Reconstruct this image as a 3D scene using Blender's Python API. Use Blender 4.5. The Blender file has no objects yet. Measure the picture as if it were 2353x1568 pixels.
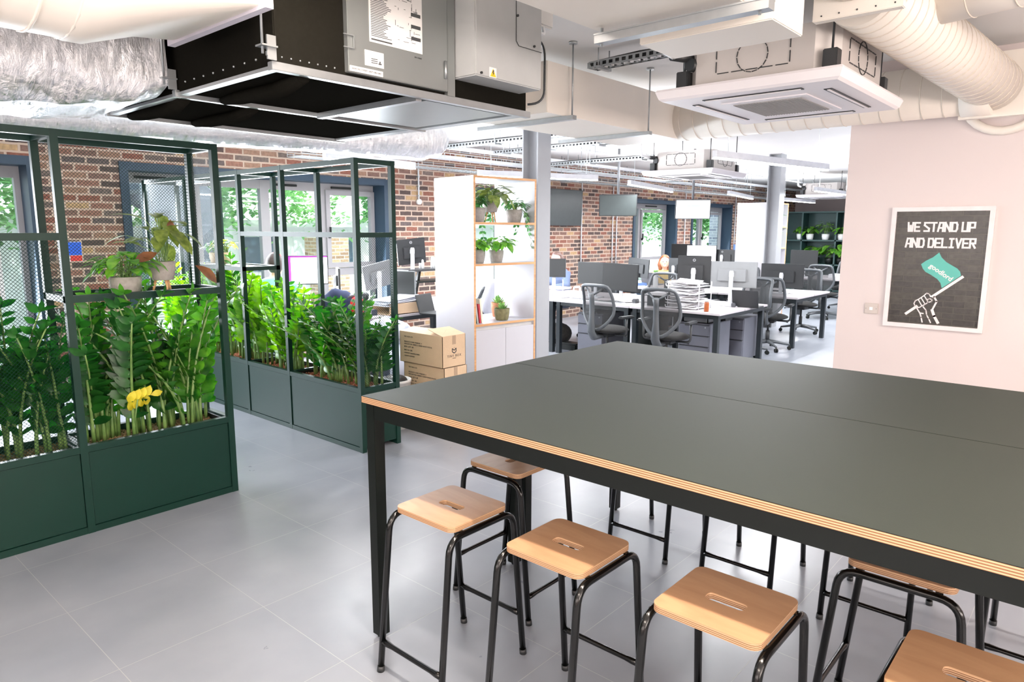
import bpy, bmesh, math, random
from mathutils import Vector, Matrix, noise
random.seed(7)
scn = bpy.context.scene
col = scn.collection
V = Vector
# ---------------------------------------------------------------- camera
RIGHT = V((0.66049, -0.75083, 0.00285)); UP = V((0.1175, 0.10711, 0.98724)); FWD = V((0.74157, 0.65174, -0.15898))
EYE = V((0, 0, 1.68)); FPX = 1594.05
FWD.normalize(); RIGHT = (RIGHT - FWD * RIGHT.dot(FWD)).normalized(); UP = RIGHT.cross(FWD)
cam_d = bpy.data.cameras.new('camera'); cam = bpy.data.objects.new('camera', cam_d); col.objects.link(cam)
cam_d.sensor_width = 36; cam_d.lens = 36 * FPX / 2353; cam_d.clip_start = 0.05; cam_d.clip_end = 200
mw = Matrix.Identity(4)
for i in range(3):
    mw[i][0] = RIGHT[i]; mw[i][1] = UP[i]; mw[i][2] = -FWD[i]; mw[i][3] = EYE[i]
cam.matrix_world = mw
scn.camera = cam
# ---------------------------------------------------------------- view, world, lights
scn.view_settings.view_transform = 'Standard'; scn.view_settings.look = 'None'
scn.view_settings.exposure = 1.0; scn.view_settings.gamma = 1.0; scn.view_settings.use_curve_mapping = False
scn.cycles.max_bounces = 8; scn.cycles.diffuse_bounces = 4; scn.cycles.glossy_bounces = 4
scn.cycles.transmission_bounces = 6; scn.cycles.transparent_max_bounces = 16
scn.cycles.sample_clamp_indirect = 3.0
world = bpy.data.worlds.new('world'); scn.world = world; world.use_nodes = True
wn = world.node_tree; wn.nodes.clear()
sky = wn.nodes.new('ShaderNodeTexSky'); sky.sky_type = 'NISHITA'; sky.sun_disc = False
sky.sun_elevation = math.radians(42); sky.sun_rotation = math.radians(200); sky.air_density = 1.0; sky.dust_density = 3.0
bg = wn.nodes.new('ShaderNodeBackground'); bg.inputs[1].default_value = 0.42
mixw = wn.nodes.new('ShaderNodeMix'); mixw.data_type = 'RGBA'; mixw.inputs[0].default_value = 0.55
mixw.inputs[7].default_value = (2.6, 2.7, 2.8, 1)
wo = wn.nodes.new('ShaderNodeOutputWorld')
wn.links.new(sky.outputs[0], mixw.inputs[6]); wn.links.new(mixw.outputs[2], bg.inputs[0]); wn.links.new(bg.outputs[0], wo.inputs[0])
def sun_light(direction, strength, color, angle):
    l = bpy.data.lights.new('sun', 'SUN'); l.energy = strength; l.color = color; l.angle = math.radians(angle)
    o = bpy.data.objects.new('sun', l); col.objects.link(o)
    o.rotation_euler = V(direction).to_track_quat('-Z', 'Y').to_euler(); return o
sun_light((0.15, 0.6, -0.75), 4.2, (1, 0.96, 0.9), 3)      # lights the yard outside; comes from behind the building
def area(name, loc, direction, sx, sy, power, color=(1, 1, 1), spread=180):
    l = bpy.data.lights.new(name, 'AREA'); l.shape = 'RECTANGLE'; l.size = sx; l.size_y = sy; l.energy = power; l.color = color
    l.spread = math.radians(spread)
    o = bpy.data.objects.new(name, l); col.objects.link(o); o.location = loc
    o.rotation_euler = V(direction).to_track_quat('-Z', 'Y').to_euler(); return o
# daylight entering by each window of the brick wall (x0, x1, power)
for (x0, x1, pw) in ((0.2, 2.0, 130), (3.0, 6.2, 240), (7.6, 9.0, 70), (13.2, 14.6, 60), (15.8, 17.6, 60)):
    area('window_daylight', ((x0 + x1) / 2, 8.03, 1.4), (0, -1, -0.25), x1 - x0, 1.7, pw, (0.88, 0.93, 1.0))
# ceiling lamps of the room (the lamp bodies are built further down)
LAMPS = [((6.2, 2.96, 2.37), (8.25, 2.60, 2.37)), ((9.05, 5.65, 2.37), (11.3, 6.17, 2.37)), ((12.6, 5.7, 2.37), (14.9, 6.2, 2.37)),
         ((15.9, 5.95, 2.37), (17.9, 5.88, 2.37)), ((6.35, 6.15, 2.37), (8.0, 5.5, 2.37)), ((3.9, 5.8, 2.37), (5.2, 6.02, 2.37)),
         ((10.5, 2.3, 2.37), (12.6, 2.1, 2.37)), ((8.3, 0.5, 2.37), (10.4, 0.4, 2.37)), ((14.0, 2.6, 2.37), (16.0, 2.5, 2.37)),
         ((11.5, -1.0, 2.37), (13.5, -1.0, 2.37)), ((12.5, 4.1, 2.37), (14.4, 4.1, 2.37)), ((8.5, -3.0, 2.37), (10.5, -3.0, 2.37))]
def lamp_light(a, b, power, color=(0.97, 0.98, 1.0)):
    a, b = V(a), V(b); m = (a + b) / 2; d = b - a
    l = bpy.data.lights.new('lamp_light', 'AREA'); l.shape = 'RECTANGLE'; l.size = d.length; l.size_y = 0.05; l.energy = power; l.color = color
    o = bpy.data.objects.new('lamp_light', l); col.objects.link(o); o.location = m - V((0, 0, 0.045))
    o.rotation_euler = (0, 0, math.atan2(d.y, d.x))
for a, b in LAMPS: lamp_light(a, b, 52 if a[0] != 3.9 else 34)
# added fill above the pendants brightens the far ceiling; housings shine only down
for a, b in LAMPS:
    a, b = V(a), V(b); m = (a + b) / 2
    area('ceiling_fill', m + V((0, 0, 0.06)), (0, 0.001, 1), 1.6, 0.05, 22, (0.97, 0.97, 1.0))
# warm kitchen lights above and behind the camera
NEAR_LAMPS = [((1.30, -0.4, 2.72), (1.30, 2.2, 2.72)), ((-1.2, -1.5, 2.72), (-1.2, 1.5, 2.72)), ((3.6, -2.6, 2.72), (3.6, -0.4, 2.72))]
for (a, b), pw in zip(NEAR_LAMPS, (66, 44, 44)):
    a, b = V(a), V(b); m = (a + b) / 2
    area('kitchen_lamp_light', m - V((0, 0, 0.04)), (0, 0.0001, -1), 0.07, (b - a).length, pw, (1.0, 0.86, 0.74))
# added soft fill from behind and right of the camera; no windows modelled there
area('kitchen_fill', (-3.6, 1.0, 1.7), (1, 0.12, 0.8), 6.0, 2.0, 95, (1.0, 0.91, 0.85))
area('kitchen_fill', (0.2, -5.6, 1.7), (0.08, 1, 0.95), 6.0, 2.0, 330, (1.0, 0.89, 0.82), 140)
# added warm fill above the kitchen lamps to brighten the near ceiling
for (a, b), pw in zip(NEAR_LAMPS, (55, 45, 45)):
    a, b = V(a), V(b); m = (a + b) / 2
    area('kitchen_ceiling_fill', m + V((0, 0, 0.06)), (0, 0.0001, 1), 0.07, (b - a).length, pw, (1.0, 0.86, 0.72))

# ---------------------------------------------------------------- helpers
def at(px, py, X=None, Y=None, Z=None):
    d = FWD * FPX + RIGHT * (px - 1176.5) - UP * (py - 784)
    if X is not None: t = X / d.x
    elif Y is not None: t = Y / d.y
    else: t = (Z - EYE.z) / d.z
    return EYE + d * t
def lin(c):
    c = c / 255.0
    return c / 12.92 if c <= 0.04045 else ((c + 0.055) / 1.055) ** 2.4
MATS = {}
def mat(name, rgb, rough=0.5, metal=0.0, var=0.06, scale=12.0, bump=0.0, bscale=60.0, spec=0.5, coat=0.0, emit=None, es=1.0):
    if name in MATS: return MATS[name]
    m = bpy.data.materials.new(name); m.use_nodes = True; nt = m.node_tree; b = nt.nodes['Principled BSDF']
    c = (lin(rgb[0]), lin(rgb[1]), lin(rgb[2]), 1)
    tc = nt.nodes.new('ShaderNodeTexCoord'); n = nt.nodes.new('ShaderNodeTexNoise'); n.inputs['Scale'].default_value = scale; n.inputs['Detail'].default_value = 4
    nt.links.new(tc.outputs['Object'], n.inputs['Vector'])
    r = nt.nodes.new('ShaderNodeMix'); r.data_type = 'RGBA'
    r.inputs[6].default_value = tuple(max(0, x * (1 - var * 2)) for x in c[:3]) + (1,)
    r.inputs[7].default_value = tuple(min(1, x * (1 + var * 2)) for x in c[:3]) + (1,)
    nt.links.new(n.outputs['Fac'], r.inputs[0]); nt.links.new(r.outputs[2], b.inputs['Base Color'])
    b.inputs['Roughness'].default_value = rough; b.inputs['Metallic'].default_value = metal
    b.inputs['Specular IOR Level'].default_value = spec; b.inputs['Coat Weight'].default_value = coat
    if bump > 0:
        n2 = nt.nodes.new('ShaderNodeTexNoise'); n2.inputs['Scale'].default_value = bscale; n2.inputs['Detail'].default_value = 3
        nt.links.new(tc.outputs['Object'], n2.inputs['Vector'])
        bp = nt.nodes.new('ShaderNodeBump'); bp.inputs['Strength'].default_value = bump; bp.inputs['Distance'].default_value = 0.01
        nt.links.new(n2.outputs['Fac'], bp.inputs['Height']); nt.links.new(bp.outputs[0], b.inputs['Normal'])
    if emit:
        b.inputs['Emission Color'].default_value = (lin(emit[0]), lin(emit[1]), lin(emit[2]), 1); b.inputs['Emission Strength'].default_value = es
    MATS[name] = m; return m
class MB:
    def __init__(s): s.v = []; s.f = []; s.sm = []
    def add(s, vs, fs, smooth=False):
        o = len(s.v); s.v.extend([V(v) for v in vs]); s.f.extend([tuple(i + o for i in f) for f in fs]); s.sm.extend([smooth] * len(fs)); return s
    def box(s, a, b, bev=0.0):
        x0, y0, z0 = (min(a[i], b[i]) for i in range(3)); x1, y1, z1 = (max(a[i], b[i]) for i in range(3))
        if bev > 0:
            w = min(x1 - x0, y1 - y0, z1 - z0); bv = min(bev, w * 0.45)
            bm = bmesh.new(); bmesh.ops.create_cube(bm, size=1)
            for q in bm.verts: q.co = V(((x0 + x1) / 2 + q.co.x * (x1 - x0), (y0 + y1) / 2 + q.co.y * (y1 - y0), (z0 + z1) / 2 + q.co.z * (z1 - z0)))
            bmesh.ops.bevel(bm, geom=bm.edges[:], offset=bv, segments=2, affect='EDGES')
            bm.verts.index_update(); s.add([q.co.copy() for q in bm.verts], [tuple(q.index for q in f.verts) for f in bm.faces]); bm.free(); return s
        s.add([(x0, y0, z0), (x1, y0, z0), (x1, y1, z0), (x0, y1, z0), (x0, y0, z1), (x1, y0, z1), (x1, y1, z1), (x0, y1, z1)],
              [(0, 3, 2, 1), (4, 5, 6, 7), (0, 1, 5, 4), (1, 2, 6, 5), (2, 3, 7, 6), (3, 0, 4, 7)]); return s
    def bar(s, a, b, w, h=None, up=(0, 0, 1)):
        a, b = V(a), V(b); h = h or w; d = (b - a).normalized(); u = V(up)
        if abs(d.dot(u)) > 0.98: u = V((1, 0, 0))
        r = d.cross(u).normalized(); u = r.cross(d)
        c = [(-1, -1), (1, -1), (1, 1), (-1, 1)]
        vs = [p + r * (i * w / 2) + u * (j * h / 2) for p in (a, b) for i, j in c]
        s.add(vs, [(3, 2, 1, 0), (4, 5, 6, 7), (0, 1, 5, 4), (1, 2, 6, 5), (2, 3, 7, 6), (3, 0, 4, 7)]); return s
    def tube(s, pts, r, n=10, closed=False, caps=True, flat=1.0, smooth=True):
        pts = [V(p) for p in pts]; m = len(pts); rs = r if isinstance(r, (list, tuple)) else [r] * m
        prev = None; rings = []
        for i, p in enumerate(pts):
            if closed: d = pts[(i + 1) % m] - pts[i - 1]
            else: d = pts[min(i + 1, m - 1)] - pts[max(i - 1, 0)]
            d.normalize()
            if prev is None:
                u = V((0, 0, 1)) if abs(d.z) < 0.9 else V((1, 0, 0)); u = (u - d * u.dot(d)).normalized()
            else:
                u = (prev - d * prev.dot(d)).normalized()
            prev = u; w = d.cross(u)
            rings.append([p + (w * math.cos(2 * math.pi * k / n) * flat + u * math.sin(2 * math.pi * k / n)) * rs[i] for k in range(n)])
        vs = [q for R in rings for q in R]; fs = []
        for i in range(m if closed else m - 1):
            j = (i + 1) % m
            for k in range(n): fs.append((i * n + k, i * n + (k + 1) % n, j * n + (k + 1) % n, j * n + k))
        o = len(s.v); s.add(vs, fs, smooth)
        if caps and not closed:
            s.f.append(tuple(o + k for k in reversed(range(n)))); s.sm.append(False)
            s.f.append(tuple(o + (m - 1) * n + k for k in range(n))); s.sm.append(False)
        return s
    def cyl(s, a, b, r, n=16, smooth=True): return s.tube([a, b], r, n, smooth=smooth)
    def lathe(s, prof, c=(0, 0, 0), n=24, smooth=True):
        vs = []; fs = []; m = len(prof)
        for (r, z) in prof:
            for k in range(n):
                a = 2 * math.pi * k / n; vs.append((c[0] + r * math.cos(a), c[1] + r * math.sin(a), c[2] + z))
        for i in range(m - 1):
            for k in range(n): fs.append((i * n + k, i * n + (k + 1) % n, (i + 1) * n + (k + 1) % n, (i + 1) * n + k))
        s.add(vs, fs, smooth); return s
    def ball(s, c, r, nu=14, nv=9, rot=None):
        r = r if isinstance(r, (list, tuple)) else (r, r, r); c = V(c); vs = []; fs = []
        for i in range(nv + 1):
            t = math.pi * i / nv
            for k in range(nu):
                a = 2 * math.pi * k / nu; q = V((r[0] * math.sin(t) * math.cos(a), r[1] * math.sin(t) * math.sin(a), r[2] * math.cos(t)))
                if rot: q = rot @ q
                vs.append(c + q)
        for i in range(nv):
            for k in range(nu): fs.append((i * nu + k, (i + 1) * nu + k, (i + 1) * nu + (k + 1) % nu, i * nu + (k + 1) % nu))
        s.add(vs, fs, True); return s
    def prism(s, poly, a, b, axis='z', bev=0):
        # poly: 2D outline extruded between a and b on axis
        n = len(poly)
        def P(u, w, t): return {'z': (u, w, t), 'y': (u, t, w), 'x': (t, u, w)}[axis]
        s.add([P(u, w, a) for u, w in poly] + [P(u, w, b) for u, w in poly],
              [tuple(reversed(range(n))), tuple(range(n, 2 * n))] + [(i, (i + 1) % n, n + (i + 1) % n, n + i) for i in range(n)]); return s
    def xf(s, M, start=0):
        for i in range(start, len(s.v)): s.v[i] = M @ s.v[i]
        return s
    def build(s, name, m, parent=None, world=False, label=None, kind=None):
        me = bpy.data.meshes.new(name)
        vs = s.v
        if parent is not None and world:
            M = Matrix.Identity(4); p = parent; ch = []
            while p: ch.append(p); p = p.parent
            for p in reversed(ch): M = M @ (Matrix.Translation(p.location) @ p.rotation_euler.to_matrix().to_4x4())
            Mi = M.inverted(); vs = [Mi @ v for v in vs]
        me.from_pydata([tuple(v) for v in vs], [], s.f); me.polygons.foreach_set('use_smooth', s.sm)
        me.update(); me.materials.append(m)
        bm = bmesh.new(); bm.from_mesh(me); bmesh.ops.remove_doubles(bm, verts=bm.verts[:], dist=1e-6) if len(bm.verts) < 20000 else None
        bmesh.ops.recalc_face_normals(bm, faces=bm.faces[:]) if len(bm.faces) < 20000 else None
        bm.to_mesh(me); bm.free()
        o = bpy.data.objects.new(name, me); col.objects.link(o)
        if parent is not None: o.parent = parent
        if label: o['label'] = label
        if kind: o['kind'] = kind
        return o
def tag(o, label, cat, group=None, kind=None):
    o['label'] = label; o['category'] = cat
    if group: o['group'] = group
    if kind: o['kind'] = kind
    return o
def thing(name, label, cat, loc=(0, 0, 0), rotz=0.0, group=None):
    o = bpy.data.objects.new(name, None); col.objects.link(o); o.empty_display_size = 0.1
    o.location = loc; o.rotation_euler = (0, 0, rotz); return tag(o, label, cat, group)
def struct(name, mb, m, label=None):
    o = mb.build(name, m); o['kind'] = 'structure'
    if label: o['label'] = label
    return o
def kids(o): return list(KID.get(o.name, [])) or [c for c in o.children]
KID = {}
def dup(root, loc, rotz=0.0, label=None, group=None):
    r = root.copy(); col.objects.link(r); r.location = loc; r.rotation_euler = (0, 0, rotz)
    if label: r['label'] = label
    if group: r['group'] = group
    def rec(src, dst):
        for ch in src.children:
            c = ch.copy(); col.objects.link(c); c.parent = dst; rec(ch, c)
    rec(root, r); return r
def mirror_part(o): return o
def text_part(body, size, ext, m, parent, M, name='lettering', spacing=1.0, align='CENTER', offset=0.0):
    cu = bpy.data.curves.new('t', 'FONT'); cu.body = body; cu.size = size; cu.extrude = ext; cu.align_x = align; cu.align_y = 'CENTER'
    cu.space_character = spacing; cu.offset = offset; cu.resolution_u = 3
    to = bpy.data.objects.new('t', cu); col.objects.link(to); bpy.context.view_layer.update()
    me = bpy.data.meshes.new_from_object(to.evaluated_get(bpy.context.evaluated_depsgraph_get()))
    bpy.data.objects.remove(to); me.transform(M); me.materials.clear(); me.materials.append(m); me.name = name
    o = bpy.data.objects.new(name, me); col.objects.link(o); o.parent = parent
    return o
def frame_M(origin, xdir, ydir):
    x = V(xdir).normalized(); y = V(ydir).normalized(); z = x.cross(y); M = Matrix.Identity(4)
    for i in range(3): M[i][0] = x[i]; M[i][1] = y[i]; M[i][2] = z[i]; M[i][3] = origin[i]
    return M
# ---------------------------------------------------------------- materials with patterns
def coords(nt, src='Object'):
    tc = nt.nodes.new('ShaderNodeTexCoord'); return tc.outputs[src]
def brick_mat(name, swap=True, stops=None, mortar=(190, 168, 152), bw=0.225, rh=0.075, ms=0.011, vein=True):
    m = bpy.data.materials.new(name); m.use_nodes = True; nt = m.node_tree; b = nt.nodes['Principled BSDF']
    sx = nt.nodes.new('ShaderNodeSeparateXYZ'); nt.links.new(coords(nt), sx.inputs[0])
    cb = nt.nodes.new('ShaderNodeCombineXYZ'); add = nt.nodes.new('ShaderNodeMath'); add.operation = 'ADD'
    nt.links.new(sx.outputs['X'], add.inputs[0]); nt.links.new(sx.outputs['Y'], add.inputs[1])
    nt.links.new(add.outputs[0], cb.inputs['X']); nt.links.new(sx.outputs['Z'], cb.inputs['Y'])
    # wobble so that the edges are not ruler straight
    nz = nt.nodes.new('ShaderNodeTexNoise'); nz.inputs['Scale'].default_value = 14; nt.links.new(cb.outputs[0], nz.inputs['Vector'])
    vs = nt.nodes.new('ShaderNodeVectorMath'); vs.operation = 'SCALE'; vs.inputs['Scale'].default_value = 0.012; nt.links.new(nz.outputs['Color'], vs.inputs[0])
    va = nt.nodes.new('ShaderNodeVectorMath'); va.operation = 'ADD'; nt.links.new(cb.outputs[0], va.inputs[0]); nt.links.new(vs.outputs[0], va.inputs[1])
    br = nt.nodes.new('ShaderNodeTexBrick'); nt.links.new(va.outputs[0], br.inputs['Vector'])
    br.inputs['Color1'].default_value = (0, 0, 0, 1); br.inputs['Color2'].default_value = (1, 1, 1, 1); br.inputs['Mortar'].default_value = (.5, .5, .5, 1)
    br.inputs['Scale'].default_value = 1; br.inputs['Mortar Size'].default_value = ms; br.inputs['Mortar Smooth'].default_value = 0.15
    br.inputs['Brick Width'].default_value = bw; br.inputs['Row Height'].default_value = rh
    cr = nt.nodes.new('ShaderNodeValToRGB'); nt.links.new(br.outputs['Color'], cr.inputs[0])
    stops = stops or [(0.0, (84, 70, 66)), (0.18, (124, 96, 86)), (0.34, (142, 104, 90)), (0.48, (112, 98, 92)), (0.6, (150, 118, 100)), (0.72, (134, 88, 74)), (0.90, (176, 146, 110)), (0.95, (98, 86, 84))]
    while len(cr.color_ramp.elements) < len(stops): cr.color_ramp.elements.new(0.5)
    for e, (p, c) in zip(cr.color_ramp.elements, stops): e.position = p; e.color = (lin(c[0]), lin(c[1]), lin(c[2]), 1)
    cr.color_ramp.interpolation = 'CONSTANT' if vein else 'LINEAR'
    n2 = nt.nodes.new('ShaderNodeTexNoise'); n2.inputs['Scale'].default_value = 30; n2.inputs['Detail'].default_value = 6; nt.links.new(cb.outputs[0], n2.inputs['Vector'])
    mx = nt.nodes.new('ShaderNodeMix'); mx.data_type = 'RGBA'; mx.blend_type = 'OVERLAY'; mx.inputs[0].default_value = 0.55
    nt.links.new(cr.outputs[0], mx.inputs[6]); nt.links.new(n2.outputs['Fac'], mx.inputs[7])
    mm = nt.nodes.new('ShaderNodeMix'); mm.data_type = 'RGBA'; nt.links.new(br.outputs['Fac'], mm.inputs[0])
    nt.links.new(mx.outputs[2], mm.inputs[6]); mm.inputs[7].default_value = (lin(mortar[0]), lin(mortar[1]), lin(mortar[2]), 1)
    nt.links.new(mm.outputs[2], b.inputs['Base Color']); b.inputs['Roughness'].default_value = 0.9
    bp = nt.nodes.new('ShaderNodeBump'); bp.inputs['Strength'].default_value = 0.6; bp.inputs['Distance'].default_value = 0.012; bp.invert = True
    nt.links.new(br.outputs['Fac'], bp.inputs['Height']); nt.links.new(bp.outputs[0], b.inputs['Normal'])
    return m
def tile_mat():
    m = bpy.data.materials.new('floor_tiles'); m.use_nodes = True; nt = m.node_tree; b = nt.nodes['Principled BSDF']
    mp = nt.nodes.new('ShaderNodeMapping'); nt.links.new(coords(nt), mp.inputs[0]); mp.inputs['Location'].default_value = (-0.235, -0.345, 0)
    br = nt.nodes.new('ShaderNodeTexBrick'); nt.links.new(mp.outputs[0], br.inputs['Vector']); br.offset = 0.0; br.squash = 1.0
    br.inputs['Color1'].default_value = (0.0, 0, 0, 1); br.inputs['Color2'].default_value = (1, 1, 1, 1)
    br.inputs['Scale'].default_value = 1; br.inputs['Mortar Size'].default_value = 0.0016; br.inputs['Mortar Smooth'].default_value = 0.3
    br.inputs['Brick Width'].default_value = 0.6; br.inputs['Row Height'].default_value = 0.6
    n = nt.nodes.new('ShaderNodeTexNoise'); n.inputs['Scale'].default_value = 1.8; n.inputs['Detail'].default_value = 5; nt.links.new(mp.outputs[0], n.inputs['Vector'])
    cr = nt.nodes.new('ShaderNodeValToRGB'); nt.links.new(n.outputs['Fac'], cr.inputs[0])
    cr.color_ramp.elements[0].position = 0.3; cr.color_ramp.elements[0].color = (lin(128), lin(133), lin(142), 1)
    cr.color_ramp.elements[1].position = 0.7; cr.color_ramp.elements[1].color = (lin(146), lin(150), lin(158), 1)
    mm = nt.nodes.new('ShaderNodeMix'); mm.data_type = 'RGBA'; nt.links.new(br.outputs['Fac'], mm.inputs[0]); nt.links.new(cr.outputs[0], mm.inputs[6])
    mm.inputs[7].default_value = (lin(164), lin(165), lin(167), 1); nt.links.new(mm.outputs[2], b.inputs['Base Color'])
    n3 = nt.nodes.new('ShaderNodeTexNoise'); n3.inputs['Scale'].default_value = 4; n3.inputs['Detail'].default_value = 6; nt.links.new(mp.outputs[0], n3.inputs['Vector'])
    rr = nt.nodes.new('ShaderNodeMapRange'); rr.inputs[3].default_value = 0.24; rr.inputs[4].default_value = 0.36; nt.links.new(n3.outputs['Fac'], rr.inputs[0])
    nt.links.new(rr.outputs[0], b.inputs['Roughness'])
    bp = nt.nodes.new('ShaderNodeBump'); bp.inputs['Strength'].default_value = 0.25; bp.inputs['Distance'].default_value = 0.004; bp.invert = True
    nt.links.new(br.outputs['Fac'], bp.inputs['Height']); nt.links.new(bp.outputs[0], b.inputs['Normal'])
    return m
def wood_mat(name, c1, c2, rough=0.4, scale=(1, 14, 14), axis=None):
    m = bpy.data.materials.new(name); m.use_nodes = True; nt = m.node_tree; b = nt.nodes['Principled BSDF']
    mp = nt.nodes.new('ShaderNodeMapping'); nt.links.new(coords(nt), mp.inputs[0]); mp.inputs['Scale'].default_value = scale
    n = nt.nodes.new('ShaderNodeTexNoise'); n.inputs['Scale'].default_value = 3.0; n.inputs['Detail'].default_value = 7; n.inputs['Distortion'].default_value = 0.8
    nt.links.new(mp.outputs[0], n.inputs['Vector']); cr = nt.nodes.new('ShaderNodeValToRGB'); nt.links.new(n.outputs['Fac'], cr.inputs[0])
    cr.color_ramp.elements[0].position = 0.35; cr.color_ramp.elements[0].color = tuple(lin(x) for x in c1) + (1,)
    cr.color_ramp.elements[1].position = 0.65; cr.color_ramp.elements[1].color = tuple(lin(x) for x in c2) + (1,)
    nt.links.new(cr.outputs[0], b.inputs['Base Color']); b.inputs['Roughness'].default_value = rough; return m
def ply_mat(name, z0, step):
    # plywood edge: thin horizontal veneers
    m = bpy.data.materials.new(name); m.use_nodes = True; nt = m.node_tree; b = nt.nodes['Principled BSDF']
    sx = nt.nodes.new('ShaderNodeSeparateXYZ'); nt.links.new(coords(nt), sx.inputs[0])
    mu = nt.nodes.new('ShaderNodeMath'); mu.operation = 'MULTIPLY_ADD'; mu.inputs[1].default_value = 1 / step; mu.inputs[2].default_value = -z0 / step; nt.links.new(sx.outputs['Z'], mu.inputs[0])
    fr = nt.nodes.new('ShaderNodeMath'); fr.operation = 'FRACT'; nt.links.new(mu.outputs[0], fr.inputs[0])
    cr = nt.nodes.new('ShaderNodeValToRGB'); nt.links.new(fr.outputs[0], cr.inputs[0]); cr.color_ramp.interpolation = 'CONSTANT'
    cr.color_ramp.elements[0].color = (lin(200), lin(164), lin(128), 1); cr.color_ramp.elements[1].position = 0.5; cr.color_ramp.elements[1].color = (lin(132), lin(90), lin(60), 1)
    nt.links.new(cr.outputs[0], b.inputs['Base Color']); b.inputs['Roughness'].default_value = 0.5; return m
def foil_mat():
    m = bpy.data.materials.new('crinkled_foil'); m.use_nodes = True; nt = m.node_tree; b = nt.nodes['Principled BSDF']
    b.inputs['Metallic'].default_value = 1; b.inputs['Roughness'].default_value = 0.17; b.inputs['Base Color'].default_value = (0.9, 0.9, 0.92, 1)
    mp = nt.nodes.new('ShaderNodeMapping'); nt.links.new(coords(nt), mp.inputs[0]); mp.inputs['Scale'].default_value = (3.2, 1, 1)
    n = nt.nodes.new('ShaderNodeTexNoise'); n.inputs['Scale'].default_value = 9; n.inputs['Detail'].default_value = 8; n.inputs['Roughness'].default_value = 0.7; n.inputs['Distortion'].default_value = 1.2
    nt.links.new(mp.outputs[0], n.inputs['Vector']); bp = nt.nodes.new('ShaderNodeBump'); bp.inputs['Strength'].default_value = 1.0; bp.inputs['Distance'].default_value = 0.014
    nt.links.new(n.outputs['Fac'], bp.inputs['Height']); nt.links.new(bp.outputs[0], b.inputs['Normal']); return m
def glass_mat():
    m = bpy.data.materials.new('window_glass'); m.use_nodes = True; nt = m.node_tree; nt.nodes.clear()
    o = nt.nodes.new('ShaderNodeOutputMaterial'); t = nt.nodes.new('ShaderNodeBsdfTransparent'); t.inputs[0].default_value = (0.93, 0.98, 0.97, 1)
    g = nt.nodes.new('ShaderNodeBsdfGlossy'); g.inputs['Roughness'].default_value = 0.02
    n = nt.nodes.new('ShaderNodeTexNoise'); n.inputs['Scale'].default_value = 2; nt.links.new(coords(nt), n.inputs['Vector'])
    rr = nt.nodes.new('ShaderNodeMapRange'); rr.inputs[3].default_value = 0.04; rr.inputs[4].default_value = 0.08; nt.links.new(n.outputs['Fac'], rr.inputs[0])
    mx = nt.nodes.new('ShaderNodeMixShader'); nt.links.new(rr.outputs[0], mx.inputs[0]); nt.links.new(t.outputs[0], mx.inputs[1]); nt.links.new(g.outputs[0], mx.inputs[2]); nt.links.new(mx.outputs[0], o.inputs[0])
    return m
def leaf_mat(name, c1, c2, c3=None, scale=5.0, trans=0.35, rough=0.35):
    m = bpy.data.materials.new(name); m.use_nodes = True; nt = m.node_tree; b = nt.nodes['Principled BSDF']
    n = nt.nodes.new('ShaderNodeTexNoise'); n.inputs['Scale'].default_value = scale; n.inputs['Detail'].default_value = 3; nt.links.new(coords(nt), n.inputs['Vector'])
    cr = nt.nodes.new('ShaderNodeValToRGB'); nt.links.new(n.outputs['Fac'], cr.inputs[0])
    cr.color_ramp.elements[0].position = 0.38; cr.color_ramp.elements[0].color = tuple(lin(x) for x in c1) + (1,)
    cr.color_ramp.elements[1].position = 0.62; cr.color_ramp.elements[1].color = tuple(lin(x) for x in c2) + (1,)
    if c3: e = cr.color_ramp.elements.new(0.8); e.color = tuple(lin(x) for x in c3) + (1,)
    nt.links.new(cr.outputs[0], b.inputs['Base Color']); b.inputs['Roughness'].default_value = rough
    tr = nt.nodes.new('ShaderNodeBsdfTranslucent'); hs = nt.nodes.new('ShaderNodeHueSaturation'); hs.inputs['Value'].default_value = 1.9; hs.inputs['Saturation'].default_value = 1.1
    nt.links.new(cr.outputs[0], hs.inputs['Color']); nt.links.new(hs.outputs[0], tr.inputs[0])
    mx = nt.nodes.new('ShaderNodeMixShader'); mx.inputs[0].default_value = trans; o = nt.nodes['Material Output']
    nt.links.new(b.outputs[0], mx.inputs[1]); nt.links.new(tr.outputs[0], mx.inputs[2]); nt.links.new(mx.outputs[0], o.inputs[0]); return m
def mesh_fabric():
    m = bpy.data.materials.new('chair_mesh_fabric'); m.use_nodes = True; nt = m.node_tree; b = nt.nodes['Principled BSDF']; b.inputs['Base Color'].default_value = (0.03, 0.032, 0.034, 1); b.inputs['Roughness'].default_value = 0.8
    n = nt.nodes.new('ShaderNodeTexNoise'); n.inputs['Scale'].default_value = 900; nt.links.new(coords(nt), n.inputs['Vector'])
    t = nt.nodes.new('ShaderNodeBsdfTransparent'); mx = nt.nodes.new('ShaderNodeMixShader'); rr = nt.nodes.new('ShaderNodeMapRange'); rr.inputs[3].default_value = 0.62; rr.inputs[4].default_value = 0.95
    nt.links.new(n.outputs['Fac'], rr.inputs[0]); nt.links.new(rr.outputs[0], mx.inputs[0]); nt.links.new(t.outputs[0], mx.inputs[1]); nt.links.new(b.outputs[0], mx.inputs[2]); nt.links.new(mx.outputs[0], nt.nodes['Material Output'].inputs[0]); return m
BRICK = brick_mat('old_stock_brick'); FLOOR = tile_mat(); FOIL = foil_mat(); GLASS = glass_mat(); MESHF = mesh_fabric()
WALLW = mat('warm_white_wall_paint', (214, 202, 200), 0.85, var=0.01, scale=3)
CEIL = mat('white_ceiling_paint', (226, 223, 220), 0.9, var=0.015, scale=2)
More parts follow.
